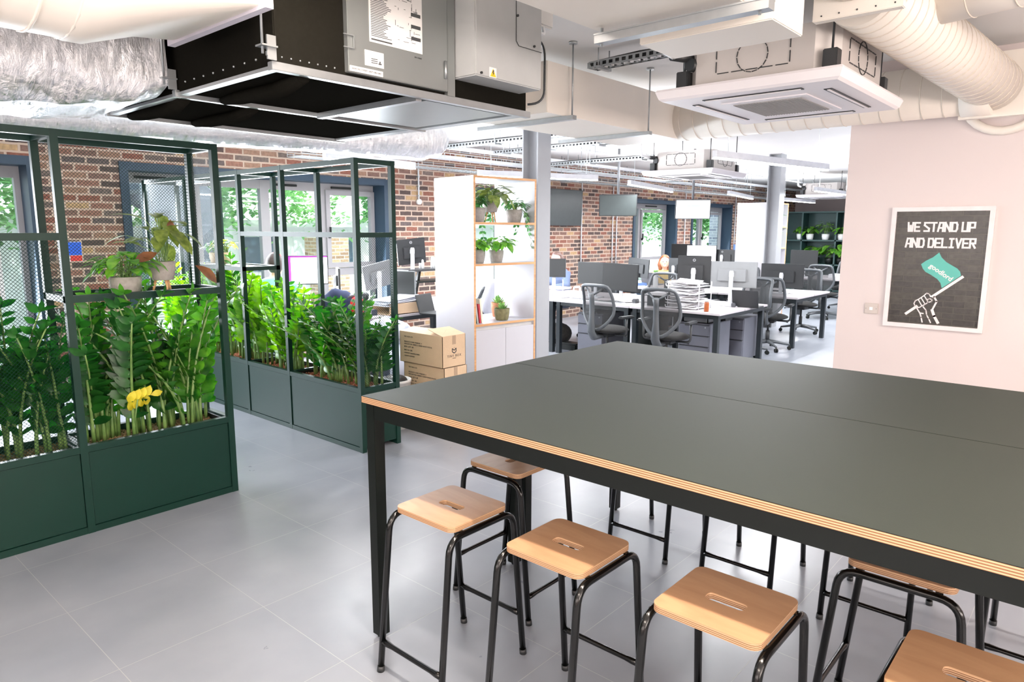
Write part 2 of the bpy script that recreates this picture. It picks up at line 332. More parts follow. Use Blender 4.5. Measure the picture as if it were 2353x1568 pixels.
DUCTW = mat('cream_white_duct_paint', (232, 224, 214), 0.45, var=0.02, scale=3)
PGREEN = mat('dark_green_powder_coat', (7, 42, 34), 0.42, spec=0.3, var=0.05, scale=6)
BLACKM = mat('black_powder_coat', (13, 18, 16), 0.4, var=0.05, spec=0.3)
BLACKG = mat('glossy_black_tube', (5, 6, 6), 0.2, var=0.05, coat=0.2, spec=0.35)
STEEL = mat('galvanised_steel', (178, 182, 184), 0.38, 0.85, var=0.06, scale=20)
STEELP = mat('plain_steel_cover', (150, 154, 153), 0.42, 0.65, var=0.03, scale=5)
FRAMEG = mat('grey_window_frame', (150, 148, 150), 0.5, var=0.02)
FRAMEB = mat('slate_blue_window_surround', (42, 62, 80), 0.5, var=0.03)
WHITEP = mat('white_plastic', (235, 235, 235), 0.4, var=0.01)
DGREY = mat('dark_grey_plastic', (40, 42, 44), 0.45, var=0.05)
MGREY = mat('mid_grey_plastic', (110, 112, 116), 0.45, var=0.04)
# ---------------------------------------------------------------- the room shell
struct('floor', MB().box((-4, -6, -0.06), (24, 8.4, 0)), FLOOR)
struct('ceiling', MB().box((-4, -6, 2.95), (24, 8.4, 3.1)), CEIL)
WY = 8.0
OPEN = [(0.15, 2.13, 0.08, 2.36), (2.87, 6.42, 0.25, 2.37), (7.42, 9.1, 0.25, 2.35), (13.0, 14.95, 0.25, 2.34), (15.65, 17.95, 0.25, 2.34), (18.3, 20.0, 0.25, 2.34)]
wb = MB(); xs = -4.0
for (a, b, z0, z1) in OPEN:
    wb.box((xs, WY, 0), (a, WY + 0.38, 2.95)); wb.box((a, WY, 0), (b, WY + 0.38, z0)); wb.box((a, WY, z1), (b, WY + 0.38, 2.95)); xs = b
wb.box((xs, WY, 0), (24, WY + 0.38, 2.95)); struct('wall_left', wb, BRICK)
struct('wall_right', MB().box((6.05, -6, 0), (6.30, 1.745, 2.95)), WALLW)
struct('wall_far', MB().box((22.6, -6, 0), (22.8, 8.0, 2.95)), WALLW)
struct('wall_behind', MB().box((-4.2, -6, 0), (-4, 8.4, 2.95)), WALLW)
struct('wall_side', MB().box((-4, -6.2, 0), (24, -6, 2.95)), WALLW)
# windows: (opening, list of frame mullion x ranges, sash ranges)
def window(n, a, b, z0, z1, mull, sashes, vents=(), rev=0.12):
    fy = WY + 0.24
    w = thing('window_%d' % n, 'x', 'window', ((a + b) / 2, fy, z0)); w['kind'] = 'structure'
    for k in ('label', 'category'): del w[k]
    m = MB()   # dark surround lining the reveal, proud of the brickwork
    for (p, q) in (((a, 0), (a + 0.085, 0)), ((b - 0.085, 0), (b, 0))): m.box((p[0], WY - 0.02, z0), (q[0], WY + 0.34, z1))
    m.box((a + 0.085, WY - 0.019, z1 - 0.085), (b - 0.085, WY + 0.339, z1)); m.box((a + 0.085, WY - 0.019, z0), (b - 0.085, WY + 0.339, z0 + 0.05))
    m.build('window_surround', FRAMEB, w, world=True)
    f = MB(); ia, ib, iz0, iz1 = a + 0.085, b - 0.085, z0 + 0.05, z1 - 0.085
    f.box((ia, fy, iz0), (ia + 0.05, fy + 0.07, iz1)); f.box((ib - 0.05, fy, iz0), (ib, fy + 0.07, iz1))
    f.box((ia + .05, fy + .001, iz1 - 0.11), (ib - .05, fy + 0.069, iz1)); f.box((ia + .05, fy + .001, iz0), (ib - .05, fy + 0.069, iz0 + 0.07))
    for (u, v) in mull: f.box((u, fy - .002, iz0 + .001), (v, fy + 0.072, iz1 - .001))
    f.build('window_frame', FRAMEG, w, world=True)
    edges = [ia + 0.05] + [q for uv in mull for q in uv] + [ib - 0.05]
    for i in range(0, len(edges), 2):
        u, v = edges[i], edges[i + 1]
        if v - u > 0.05: MB().box((u, fy + 0.03, iz0 + 0.07), (v, fy + 0.036, iz1 - 0.11)).build('pane', GLASS, w, world=True)
    for (u, v, s0, s1) in sashes:
        s = MB(); y0, y1 = fy - 0.03, fy + 0.028; t = 0.065
        s.box((u, y0, s0), (u + t, y1, s1)); s.box((v - t, y0, s0), (v, y1, s1)); s.box((u + t, y0 + .001, s1 - t), (v - t, y1 - .001, s1)); s.box((u + t, y0 + .001, s0), (v - t, y1 - .001, s0 + t))
        so = s.build('sash', FRAMEG, w, world=True)
        h = MB(); zc = (s0 + s1) / 2 - 0.12; h.box((u + 0.02, y0 - 0.03, zc), (u + 0.045, y0, zc + 0.05)).box((u + 0.022, y0 - 0.045, zc + 0.02), (u + 0.043, y0 - 0.025, zc + 0.15)); h.build('sash_handle', BLACKM, so, world=True)
        r = MB().box((ia, fy, s0 - 0.11), (ib, fy + 0.07, s0 - 0.01)) if False else None
    for (u, v) in vents: MB().box((u, fy - 0.018, iz1 - 0.065), (v, fy, iz1 - 0.035), 0.005).build('trickle_vent', BLACKM, w, world=True)
    return w
w1 = window(1, *OPEN[0], [(0.95, 1.03)], [], [])
w2 = window(2, *OPEN[1], [(3.72, 3.82), (4.58, 4.70), (5.45, 5.53)], [(5.52, 6.33, 1.15, 2.20)], [(3.1, 3.45), (4.75, 5.1), (5.62, 5.95)])
MB().box((5.53, 8.241, 1.04), (6.285, 8.309, 1.14)).build('transom', FRAMEG, w2, world=True)
MB().box((3.01, 8.245, 0.372), (3.715, 8.30, 1.0)).build('louvre_panel', WHITEP, w2, world=True)
lv = MB()
for i in range(20): lv.box((3.05, 8.225, 0.38 + i * 0.03), (3.68, 8.244, 0.396 + i * 0.03))
lv.build('louvre', WHITEP, w2, world=True)
w3 = window(3, *OPEN[2], [(8.25, 8.33)], [], [])
w4 = window(4, *OPEN[3], [(13.62, 13.7)], [(13.7, 14.8, 1.0, 2.13)], [(13.9, 14.4)])
w5 = window(5, *OPEN[4], [(16.55, 16.62)], [(16.62, 17.8, 1.0, 2.13)], [])
w6 = window(6, *OPEN[5], [(19.1, 19.2)], [], [])
# ---------------------------------------------------------------- the yard outside
GRND = mat('pale_paving', (190, 192, 190), 0.9, var=0.06, scale=2)
struct('yard_paving', MB().box((-6, 8.4, -0.1), (34, 17, -0.02)), GRND, 'pale paving of the yard outside the windows')
t = thing('outbuilding', 'long white panelled building across the yard with pale roof edge', 'building', (8, 14.5, -0.02))
WPAN = mat('white_painted_boards', (228, 232, 236), 0.7, var=0.03, scale=4); GLD = mat('dark_outbuilding_glass', (84, 104, 122), 0.2, var=0.1)
b = MB().box((-6, 14.3, -0.02), (34, 16, 1.72))
for i in range(100): b.box((-6 + i * 0.3, 14.285, 0.1), (-5.985 + i * 0.3, 14.3, 1.65))
b.build('wall', WPAN, t, world=True)
MB().box((-6.2, 14.05, 1.72), (34.2, 16, 1.86)).build('roof_edge', WPAN, t, world=True)
for x in (0.2, 2.2, 5.0, 7.4, 9.4, 12, 16, 19.5): MB().box((x, 14.26, 0.75), (x + 0.9, 14.31, 1.5)).build('pane', GLD, t, world=True)
YB = brick_mat('yellow_yard_brick', stops=[(0.0, (146, 124, 100)), (0.3, (160, 140, 112)), (0.6, (132, 108, 88)), (0.85, (168, 150, 126))], mortar=(176, 168, 158))
tag(MB().box((8.3, 12.6, -0.02), (9.0, 13.2, 1.5)).build('brick_pier', YB), 'yellow brick pier standing in the yard beyond the desks', 'pier')
WB = brick_mat('whitewashed_brick', stops=[(0.0, (196, 200, 214)), (0.4, (214, 216, 226)), (0.8, (170, 172, 190))], mortar=(240, 240, 244))
tag(MB().box((15.65, 8.45, -0.02), (16.1, 8.72, 3.4)).build('brick_pier', WB), 'pale brick buttress outside the second window from the far end', 'pier')
tag(MB().box((18.15, 8.45, -0.02), (18.5, 8.72, 3.4)).build('brick_pier', WB), 'pale brick buttress outside the farthest windows', 'pier')
# ivy and trees
IVY = leaf_mat('ivy_leaf', (84, 132, 84), (128, 172, 112), (178, 206, 150), scale=1.2, trans=0.45, rough=0.4)
IVYD = leaf_mat('tree_leaf', (66, 112, 70), (112, 156, 98), (160, 192, 130), scale=1.0, trans=0.4, rough=0.4)
BARK = mat('grey_bark', (112, 106, 100), 0.9, var=0.15, scale=8, bump=0.6)
def leaf_cloud(pts, size, seed, mb=None):
    rnd = random.Random(seed); mb = mb or MB()
    for p in pts:
        a = rnd.uniform(0, 6.28); e = rnd.uniform(-1.0, 0.6); s = size * rnd.uniform(0.6, 1.3)
        d = V((math.cos(a) * math.cos(e), math.sin(a) * math.cos(e), math.sin(e))); r = d.cross(V((0, 0, 1))).normalized() * s * 0.38
        c = V(p); mb.add([c, c + d * s * 0.45 + r, c + d * s, c + d * s * 0.45 - r], [(0, 1, 2, 3)])
    return mb
rnd = random.Random(3); pts = []
while len(pts) < 26000:
    x = rnd.uniform(1, 31); z = rnd.uniform(1.3, 3.9); dn = noise.noise(V((x * 0.9, z * 1.1, 2)))
    if z < 1.85 + 0.5 * noise.noise(V((x * 1.3, 0, 9))) and rnd.random() < 0.92: continue
    if dn < -0.34: continue
    pts.append((x, 13.6 + dn * 1.2 + rnd.uniform(-.35, .15), z))
tag(leaf_cloud(pts, 0.15, 5).build('ivy', IVY), 'pale green ivy hanging over the white building across the yard', 'ivy', kind='stuff')
def tree(x, y, h, r, n, seed, label, m):
    t = thing('garden_tree', label, 'tree', (x, y, -0.02)); rnd = random.Random(seed)
    MB().tube([(x, y, -0.02), (x + 0.05, y, h * 0.3), (x - 0.04, y + 0.05, h * 0.65)], [0.09, 0.075, 0.05], 8).build('trunk', BARK, t, world=True)
    P = []
    for k in range(14):
        c = V((x + rnd.gauss(0, r * 0.45), y + rnd.gauss(0, r * 0.4), h * 0.72 + rnd.gauss(0, r * 0.42)))
        for q in range(n // 14): P.append(c + V((rnd.gauss(0, r * 0.24), rnd.gauss(0, r * 0.24), rnd.gauss(0, r * 0.2))))
    leaf_cloud(P, 0.15, seed).build('foliage', m, t, world=True)
tree(2.2, 11.0, 3.6, 1.3, 2400, 1, 'bushy green tree outside the left window', IVYD)
tree(5.6, 12.2, 3.9, 1.1, 1800, 2, 'tree outside the wide grey framed window', IVY)
tree(14.2, 10.8, 3.4, 0.9, 1500, 4, 'leafy tree outside the window behind the hanging screens', IVYD)
tree(20.5, 10.6, 3.0, 1.2, 1800, 6, 'dark leafy tree outside the far windows', IVYD)
# curved outside stair
st = thing('spiral_staircase', 'grey curved staircase outside the left edge of wide window', 'staircase', (2.75, 9.9, -0.02))
GST = mat('grey_painted_steel', (122, 132, 146), 0.6, var=0.03)
MB().cyl((4.0, 10.3, -0.02), (4.0, 10.3, 4.2), 0.06).build('post', GST, st, world=True)
sm = MB()
for k in range(26):
    a0 = math.radians(-120 + k * 14); z = 0.35 + k * 0.13
    p = [(4.0, 10.3, z), (4.0 + 0.95 * math.cos(a0), 10.3 + 0.95 * math.sin(a0), z), (4.0 + 0.95 * math.cos(a0 + 0.26), 10.3 + 0.95 * math.sin(a0 + 0.26), z)]
    sm.add([V(q) for q in p] + [V(q) + V((0, 0, 0.04)) for q in p], [(0, 1, 2), (5, 4, 3), (0, 3, 4, 1), (1, 4, 5, 2), (2, 5, 3, 0)])
sm.build('treads', GST, st, world=True)
sk = MB(); q = []
for k in range(27):
    a0 = math.radians(-120 + k * 14); q.append((4.0 + 0.97 * math.cos(a0), 10.3 + 0.97 * math.sin(a0), 0.35 + k * 0.13))
for i in range(26):
    A, B = V(q[i]), V(q[i + 1]); up = V((0, 0, 1))
    o = (A - V((4.0, 10.3, A.z))).normalized() * 0.015
    sk.add([A - up * 0.18, B - up * 0.18, B + up * 0.75, A + up * 0.75, A - up * 0.18 + o, B - up * 0.18 + o, B + up * 0.75 + o, A + up * 0.75 + o], [(0, 1, 2, 3), (7, 6, 5, 4), (0, 4, 5, 1), (3, 2, 6, 7)])
sk.build('balustrade', GST, st, world=True)
# ---------------------------------------------------------------- planter screens
SOILM = mat('clay_pebbles', (150, 92, 66), 0.9, var=0.25, scale=60)
SOILB = mat('brown_bark_chips', (112, 92, 60), 0.95, var=0.3, scale=60)
def wire_panel(o, u, w, U, W, pitch=0.0135, r=0.0011):
    # diagonal woven wire filling the rectangle o + [0,U]u + [0,W]w
    o, u, w = V(o), V(u), V(w); n = u.cross(w); m = MB(); st = pitch * math.sqrt(2)
    def seg(p, q, off):
        a = o + u * p[0] + w * p[1] + n * off; b = o + u * q[0] + w * q[1] + n * off; d = (b - a)
        if d.length < 0.004: return
        s = d.cross(n).normalized() * r; t = n * r
        m.add([a + s, a + t, a - s, b + s, b + t, b - s], [(0, 1, 4, 3), (1, 2, 5, 4), (2, 0, 3, 5)])
    k = -W
    while k < U:
        x0, y0 = (k, 0) if k > 0 else (0, -k); x1, y1 = (k + W, W) if k + W < U else (U, U - k)
        seg((x0, y0), (x1, y1), 0); k += st
    k = 0.0
    while k < U + W:
        x0, y0 = (k, 0) if k < U else (U, k - U); x1, y1 = (k - W, W) if k > W else (0, k)
        seg((x0, y0), (x1, y1), 0.002); k += st
    return m
def planter(axis, a, b, c0, c1, posts, label, shelves, bars, wires, soilm, H=2.18, bz=0.50, seed=1):
    # axis 'x': runs a..b on x with depth c0..c1 on y ; axis 'y': the same on y with depth on x
    P = (lambda u, c, z: (u, c, z)) if axis == 'x' else (lambda u, c, z: (c, u, z))
    t = thing('planter_screen', label, 'planter', P((a + b) / 2, (c0 + c1) / 2, 0))
    s = 0.038
    for u in posts:
        for c in (c0, c1 - s):
            MB().box(P(u, c, 0), P(u + s, c + s, H)).build('post', PGREEN, t, world=True)
    for c in (c0, c1 - s):
        for z in (0.0, bz - s, H - s):
            MB().box(P(a + 0.0015, c + 0.0015, z + 0.0005), P(b - 0.0015, c + s - 0.0015, z + s - 0.0005)).build('rail', PGREEN, t, world=True)
    for u in posts:
        for z in (bz - s, H - s): MB().box(P(u + 0.002, c0 + 0.002, z + 0.001), P(u + s - 0.002, c1 - 0.002, z + s - 0.001)).build('crossbar', PGREEN, t, world=True)
    for i in range(len(posts) - 1):
        for c in (c0 + 0.008, c1 - 0.014): MB().box(P(posts[i] + s + 0.003, c, s + 0.003), P(posts[i + 1] - 0.003, c + 0.006, bz - s - 0.003)).build('panel', PGREEN, t, world=True)
    for u in (posts[0] + 0.008, posts[-1] + s - 0.014): MB().box(P(u, c0 + s + 0.003, s + 0.003), P(u + 0.006, c1 - s - 0.003, bz - s - 0.003)).build('end_panel', PGREEN, t, world=True)
    for (u0, u1, z, solid) in shelves:
        m = MB()
        for c in (c0, c1 - s): m.box(P(u0, c + .001, z - s), P(u1, c + s - .001, z))
        for u in (u0, u1 - s): m.box(P(u + .001, c0 + .0025, z - s + .001), P(u + s - .001, c1 - .0025, z - .001))
        sh = m.build('shelf_frame', PGREEN, t, world=True)
        if solid: MB().box(P(u0 + s, c0 + s, z - 0.016), P(u1 - s, c1 - s, z - 0.010)).build('shelf_plate', PGREEN, sh, world=True)
    for (u0, u1, z) in bars:
        MB().box(P(u0 + .001, c0 + .001, z - s), P(u1 - .001, c0 + s - .001, z)).build('rail', PGREEN, t, world=True)
    for w in wires: w.build('wire_mesh', PGREEN, t, world=True)
    rnd = random.Random(seed); m = MB().box(P(a + 0.03, c0 + 0.03, bz - 0.10), P(b - 0.03, c1 - 0.03, bz - 0.045))
    n = int((b - a) * 700)
    for k in range(n):
        q = P(rnd.uniform(a + 0.05, b - 0.05), rnd.uniform(c0 + 0.045, c1 - 0.045), bz - 0.043 + rnd.uniform(-.004, .008)); r = rnd.uniform(0.007, 0.013)
        q = V(q); m.add([q + V((r, 0, 0)), q + V((0, r, 0)), q - V((r, 0, 0)), q - V((0, r, 0)), q + V((0, 0, r * .8)), q - V((0, 0, r * .8))], [(0, 1, 4), (1, 2, 4), (2, 3, 4), (3, 0, 4), (1, 0, 5), (2, 1, 5), (3, 2, 5), (0, 3, 5)])
    m.build('pebbles', soilm, t, world=True, kind='stuff')
    for i in range(len(posts) - 1):   # inner liner trays with visible rims near the posts
        lm = MB(); u0, u1 = posts[i] + s + 0.004, posts[i + 1] - 0.004
        for (p, q) in (((u0, c0 + s), (u0 + 0.012, c1 - s)), ((u1 - 0.012, c0 + s), (u1, c1 - s)), ((u0 + 0.02, c0 + s), (u0 + 0.03, c1 - s))): lm.box(P(p[0], p[1], bz - 0.06), P(q[0], q[1], bz - 0.012))
        lm.build('liner', BLACKM, t, world=True)
    return t
Y1 = 4.167; ex, ey, ez = V((1, 0, 0)), V((0, 1, 0)), V((0, 0, 1)); S = 0.038
planter('x', -0.60, 2.055, Y1, Y1 + 0.37, [-0.60, 0.31, 1.18, 2.017], 'dark green metal planter screen with wire mesh at the left front edge',
        [(1.18, 2.055, 1.325, False)], [(-0.60, 1.218, 1.655)],
        [wire_panel((1.218, Y1 + .351, 1.325), ex, ez, 0.80, 0.817), wire_panel((2.036, Y1 + S, 1.325), ey, ez, 0.294, 0.817), wire_panel((0.348, Y1 + .019, 0.50), ex, ez, 0.832, 1.117), wire_panel((-0.562, Y1 + .019, 0.50), ex, ez, 0.872, 1.117)], SOILB, seed=3)
X2 = 3.049
planter('y', 4.178, 7.90, X2, X2 + 0.37, [4.178, 5.16, 5.86, 6.90, 7.862], 'grey green metal planter screen running back to the brick wall',
        [(5.86, 6.94, 1.345, True)], [(4.178, 5.90, 1.655)],
        [wire_panel((X2 + S, 4.197, 0.50), ex, ez, 0.37 - 2 * S, 1.117), wire_panel((X2 + .019, 6.938, 1.345), ey, ez, 0.92, 0.797)], SOILM, seed=4)
MB().box((X2 + .002, 4.180, 1.618), (X2 + 0.368, 4.214, 1.654)).build('crossbar', PGREEN, [o for o in bpy.data.objects if o.name.startswith('planter_screen')][-1], world=True)
# ---------------------------------------------------------------- plants
ZL = [leaf_mat('zz_leaf_dark', (16, 62, 22), (40, 100, 34), (64, 130, 44), scale=9), leaf_mat('zz_leaf_mid', (34, 92, 30), (78, 138, 44), (112, 168, 56), scale=9), leaf_mat('zz_leaf_light', (66, 124, 36), (128, 176, 56), (156, 196, 72), scale=9, trans=0.45)]
STEM = leaf_mat('plant_stem', (88, 122, 62), (120, 150, 84), scale=14, trans=0.1)
def leaf(mb, p, d, nrm, L, W, fold=0.18, bend=0.25, prof=(0.0, 0.62, 1.0, 0.82, 0.0)):
    p, d = V(p), V(d).normalized(); n = V(nrm); n = (n - d * n.dot(d))
    n = n.normalized() if n.length > 1e-4 else d.orthogonal().normalized()
    s = d.cross(n); vs = []; m = len(prof)
    for i, w in enumerate(prof):
        t = i / (m - 1); c = p + d * L * t - n * (bend * L * t * t); hw = W * 0.5 * w
        vs += [c - s * hw + n * fold * hw, c, c + s * hw + n * fold * hw]
    fs = []
    for i in range(m - 1): fs += [(3 * i, 3 * i + 1, 3 * i + 4, 3 * i + 3), (3 * i + 1, 3 * i + 2, 3 * i + 5, 3 * i + 4)]
    mb.add(vs, fs, True)
def zz_protos(seed, mi, h=0.85):
    rnd = random.Random(seed); t = thing('zz_plant', 'x', 'plant'); st = MB(); lf = MB()
    for k in range(rnd.randint(7, 9)):
        a = rnd.uniform(0, 6.283); lean = rnd.uniform(0.12, 0.48) * (1 if rnd.random() < 0.8 else 1.5); H = h * rnd.uniform(0.62, 1.05)
        b = V((rnd.uniform(-.09, .09), rnd.uniform(-.07, .07), 0)); D = V((math.cos(a), math.sin(a) * 0.6, 0)); pts = []
        for i in range(9):
            s = i / 8; pts.append(b + V((0, 0, H * (s - 0.12 * lean * s * s))) + D * (lean * H * s ** 2))
        st.tube(pts, [0.010 * (1 - 0.75 * i / 8) + 0.0015 for i in range(9)], 6)
        nl = rnd.randint(9, 12); start = rnd.uniform(0.16, 0.36)
        for i in range(nl):
            s = start + (1 - start) * (i / (nl - 1)) ** 0.92; f = s * 8; j = min(int(f), 7); c = pts[j].lerp(pts[j + 1], f - j); ax = (pts[j + 1] - pts[j]).normalized()
            side = ax.cross(D if i % 2 else D).normalized(); sz = (0.108 if i < nl - 3 else 0.08) * rnd.uniform(0.8, 1.15)
            for q in (-1, 1):
                dd = (side * q * 0.85 + ax * 0.62 + V((rnd.gauss(0, .15), rnd.gauss(0, .15), rnd.gauss(0, .1)))).normalized()
                leaf(lf, c, dd, ax.cross(side * q) + V((0, 0, 0.4)), sz, sz * 0.5, prof=(0.1, 0.8, 1.0, 0.7, 0.0))
        leaf(lf, pts[-1], pts[-1] - pts[-2], D, 0.07, 0.03)
    st.build('stem', STEM, t); lf.build('foliage', ZL[mi], t); return t
ZP = [zz_protos(s, mi, h) for s, mi, h in ((1, 0, .86), (2, 0, .74), (3, 1, .88), (4, 1, .8), (5, 2, .84), (6, 2, .72), (7, 1, .95))]
used = set()
def place_zz(i, x, y, rz, label, group, z=0.455, sc=1.0):
    if i not in used: used.add(i); o = ZP[i]; o.location = (x, y, z); o.rotation_euler = (0, 0, rz); o['label'] = label; o['group'] = group
    else: o = dup(ZP[i], (x, y, z), rz, label, group)
    o.scale = (1, 1, sc)
g1 = 'glossy plants in the left front planter'
L1 = [(-0.42, 1, 0.3), (-0.15, 0, 1.9), (0.12, 2, 4.0), (0.42, 0, 0.2), (0.6, 1, 2.2), (0.78, 0, 3.1), (0.93, 0, 5.0), (1.06, 1, 0.5), (1.30, 0, 0.9), (1.42, 2, 2.6), (1.53, 0, 4.2), (1.65, 1, 5.6), (1.74, 6, 3.0), (1.83, 2, 3.4), (1.93, 3, 1.2)]
for k, (x, i, rz) in enumerate(L1):
    lb = ('dark glossy leaved plant in the left front planter, right bay under the shelf', 'plants in the right bay of the left planter') if x > 1.2 else ('dark glossy leaved plant in the left front planter, behind the wire mesh bay', 'plants in the mesh bay of the left planter')
    place_zz(i, x, Y1 + 0.185 + 0.05 * math.sin(k * 2.3), rz, *lb)
g2 = 'glossy plants in the planter running back to the wall'
L2 = [(4.30, 1, 0.4), (4.44, 3, 1.4), (4.60, 0, 2.2), (4.75, 2, 3.3), (4.90, 0, 5.1), (5.04, 3, 0.1), (5.26, 4, 1.0), (5.42, 5, 2.0), (5.58, 2, 4.4), (5.74, 4, 3.0), (5.98, 5, 5.5), (6.14, 4, 0.8), (6.32, 6, 2.4), (6.5, 4, 3.9), (6.68, 5, 1.1), (6.85, 4, 0.2), (7.1, 5, 2.9), (7.35, 4, 4.6), (7.62, 5, 0.9)]
for k, (y, i, rz) in enumerate(L2):
    b = 0 if y < 5.16 else 1 if y < 5.9 else 2 if y < 6.9 else 3
    lb = 'glossy green plant in the long planter, ' + ('bay nearest the table corner', 'second bay from the table corner', 'bay under the back shelf with cream pots', 'bay touching the brick wall')[b]
    place_zz(i, X2 + 0.185 + 0.04 * math.sin(k * 1.7), y, rz + math.pi / 2 * (i % 2), lb, 'long planter plants, ' + ('front bay', 'second bay', 'shelf bay', 'wall bay')[b], sc=(0.78, 0.84, 1.0, 1.0)[b])
# a yellowed leaf spray in the left planter
yl = thing('yellow_leaf_spray', 'yellowed leaf spray low among the left front planter plants', 'plant', (1.50, Y1 + 0.03, 0.455))
ym = MB(); c = V((1.50, Y1 + 0.02, 0.70))
for k in range(4):
    for s in (-1, 1): leaf(ym, c + V((0.03 * k - .05, 0, 0.006 * k)), (0.35, -0.3 * s - .1, 0.8 * s), (0, -1, 0.35), 0.07, 0.045, prof=(0.2, 0.9, 1.0, 0.8, 0.0))
leaf(ym, c + V((0.07, 0, 0.02)), (1, -.2, 0.2), (0, -1, 0.3), 0.07, 0.04)
ym.build('foliage', leaf_mat('yellow_leaf', (206, 190, 40), (228, 214, 70), scale=20), yl, world=True)
MB().tube([(1.50, Y1 + 0.10, 0.455), (1.49, Y1 + 0.06, 0.58), (1.50, Y1 + 0.02, 0.71)], 0.005, 6).build('stem', STEM, yl, world=True)
# potted plants
CONC = mat('grey_speckled_concrete', (158, 152, 148), 0.85, var=0.14, scale=45, bump=0.3)
TERRA = mat('terracotta', (190, 128, 96), 0.8, var=0.1, scale=20); LWOOD = wood_mat('light_wood', (206, 164, 118), (184, 138, 92))
DKSOIL = mat('dark_potting_soil', (48, 36, 28), 1.0, var=0.2, scale=60)
CAL = leaf_mat('calathea_leaf', (86, 104, 46), (132, 146, 74), (98, 66, 54), scale=22, trans=0.25)
CALR = leaf_mat('calathea_underside', (104, 66, 46), (126, 84, 58), scale=14, trans=0.25)
POTH = leaf_mat('pothos_leaf', (66, 128, 44), (124, 176, 66), (158, 198, 92), scale=16)
POTD = leaf_mat('green_trailing_leaf', (46, 100, 54), (88, 138, 76), (150, 184, 122), scale=18)
SUCC = leaf_mat('succulent_leaf', (98, 142, 82), (140, 176, 104), scale=20)
def pot_plant(name, label, loc, kind, r=0.075, h=0.11, leafm=None, seed=1, legs=0.0, group=None, n=34, spread=0.16, height=0.14, potm=None, size=0.08, trail=0, wr=0.6, cat='potted plant', rz=0):
    t = thing(name, label, cat, loc, rz, group); rnd = random.Random(seed); z0 = legs; potm = potm or CONC
    pr = [(0.001, z0), (r * 0.72, z0), (r * 0.8, z0 + 0.006), (r * 0.96, z0 + h * 0.55), (r, z0 + h), (r * 0.9, z0 + h), (r * 0.86, z0 + h * 0.82), (0.001, z0 + h * 0.82)]
    MB().lathe(pr).build('pot', potm, t)
    if legs > 0:
        for k in range(3):
            a = k * 2.094 + 0.5; MB().tube([(r * 0.5 * math.cos(a), r * 0.5 * math.sin(a), z0 + 0.01), (r * 0.85 * math.cos(a), r * 0.85 * math.sin(a), 0)], [0.009, 0.006], 8).build('leg', LWOOD, t)
    MB().lathe([(0.001, z0 + h * 0.84), (r * 0.86, z0 + h * 0.83)], n=16).build('soil', DKSOIL, t)
    lf = MB(); st = MB(); top = V((0, 0, z0 + h * 0.85))
    if kind == 'succulent':
        for k in range(n):
            a = k * 2.4; e = 0.25 + 1.1 * k / n; d = V((math.cos(a) * math.cos(e), math.sin(a) * math.cos(e), math.sin(e)))
            leaf(lf, top, d, (0, 0, 1), size * rnd.uniform(.7, 1.1), size * 0.34, bend=-0.2, fold=0.4)
    else:
        for k in range(n):
            a = rnd.uniform(0, 6.283); rr = spread * math.sqrt(rnd.random()) * 0.75; hz = height * (1 - 0.55 * (rr / spread) ** 2) * rnd.uniform(0.5, 1.1)
            base = top + V((rnd.uniform(-.4, .4) * r, rnd.uniform(-.4, .4) * r, 0)); tip = top + V((rr * math.cos(a), rr * math.sin(a), hz))
            st.tube([base, base.lerp(tip, 0.5) + V((0, 0, 0.3 * hz)), tip], 0.0022, 5, caps=False)
            d = V((math.cos(a), math.sin(a), rnd.uniform(-0.7, 0.55))); L = size * rnd.uniform(0.75, 1.2)
            leaf(lf, tip, d, (0, 0, 1), L, L * wr, bend=0.35, prof=(0.25, 0.95, 1.0, 0.72, 0.0))
        for k in range(trail):
            a = rnd.uniform(-1.4, 0.6); p = top + V((r * math.cos(a), r * math.sin(a), h * 0.2)); pts = [top, p]; dn = rnd.uniform(0.15, 0.42)
            for j in range(1, 7):
                q = p + V((math.cos(a) * (0.03 + 0.06 * j / 6), math.sin(a) * (0.03 + 0.06 * j / 6), -dn * j / 6)) + V((rnd.gauss(0, .008), rnd.gauss(0, .008), 0)); pts.append(q)
                for qd in (-1, 1):
                    leaf(lf, q, (math.cos(a + qd), math.sin(a + qd), -0.6), (math.cos(a), math.sin(a), .3), size * 0.6, size * 0.34)
            st.tube(pts, 0.002, 5, caps=False)
    if st.v: st.build('stem', STEM, t)
    lf.build('foliage', leafm, t); return t
pot_plant('potted_pothos', 'grey concrete pot of drooping green leaves on the left planter shelf', (1.535, Y1 + 0.15, 1.29), 'bush', 0.085, 0.115, POTH, 11, n=52, spread=0.18, height=0.15, size=0.10)
cal = pot_plant('potted_calathea', 'large leaved purple and green plant in grey pot on wooden tripod, left planter shelf', (1.745, Y1 + 0.15, 1.29), 'bush', 0.075, 0.11, CAL, 5, legs=0.085, n=22, spread=0.24, height=0.27, size=0.15, wr=0.5)
cm = MB(); leaf(cm, (0.16, -0.08, 0.17), (0.8, -0.3, -0.55), (0.3, -0.8, 0.5), 0.17, 0.085); leaf(cm, (0.02, -0.08, 0.34), (0.15, -0.2, 0.9), (0, -1, 0.1), 0.10, 0.05); leaf(cm, (-0.06, -0.1, 0.25), (-0.9, -0.2, -0.2), (0, -.8, 0.5), 0.14, 0.06)
cm.build('underside_leaf', CALR, cal)
pot_plant('potted_plant', 'cream pot with yellow tipped leaves on the back planter shelf, nearer one', (X2 + 0.17, 6.50, 1.345), 'bush', 0.06, 0.11, leaf_mat('yellow_tipped_leaf', (132, 150, 66), (196, 184, 88), (224, 170, 60), scale=20), 21, n=26, spread=0.13, height=0.15, size=0.08, potm=mat('cream_pot', (222, 200, 170), 0.7, var=0.06, scale=20))
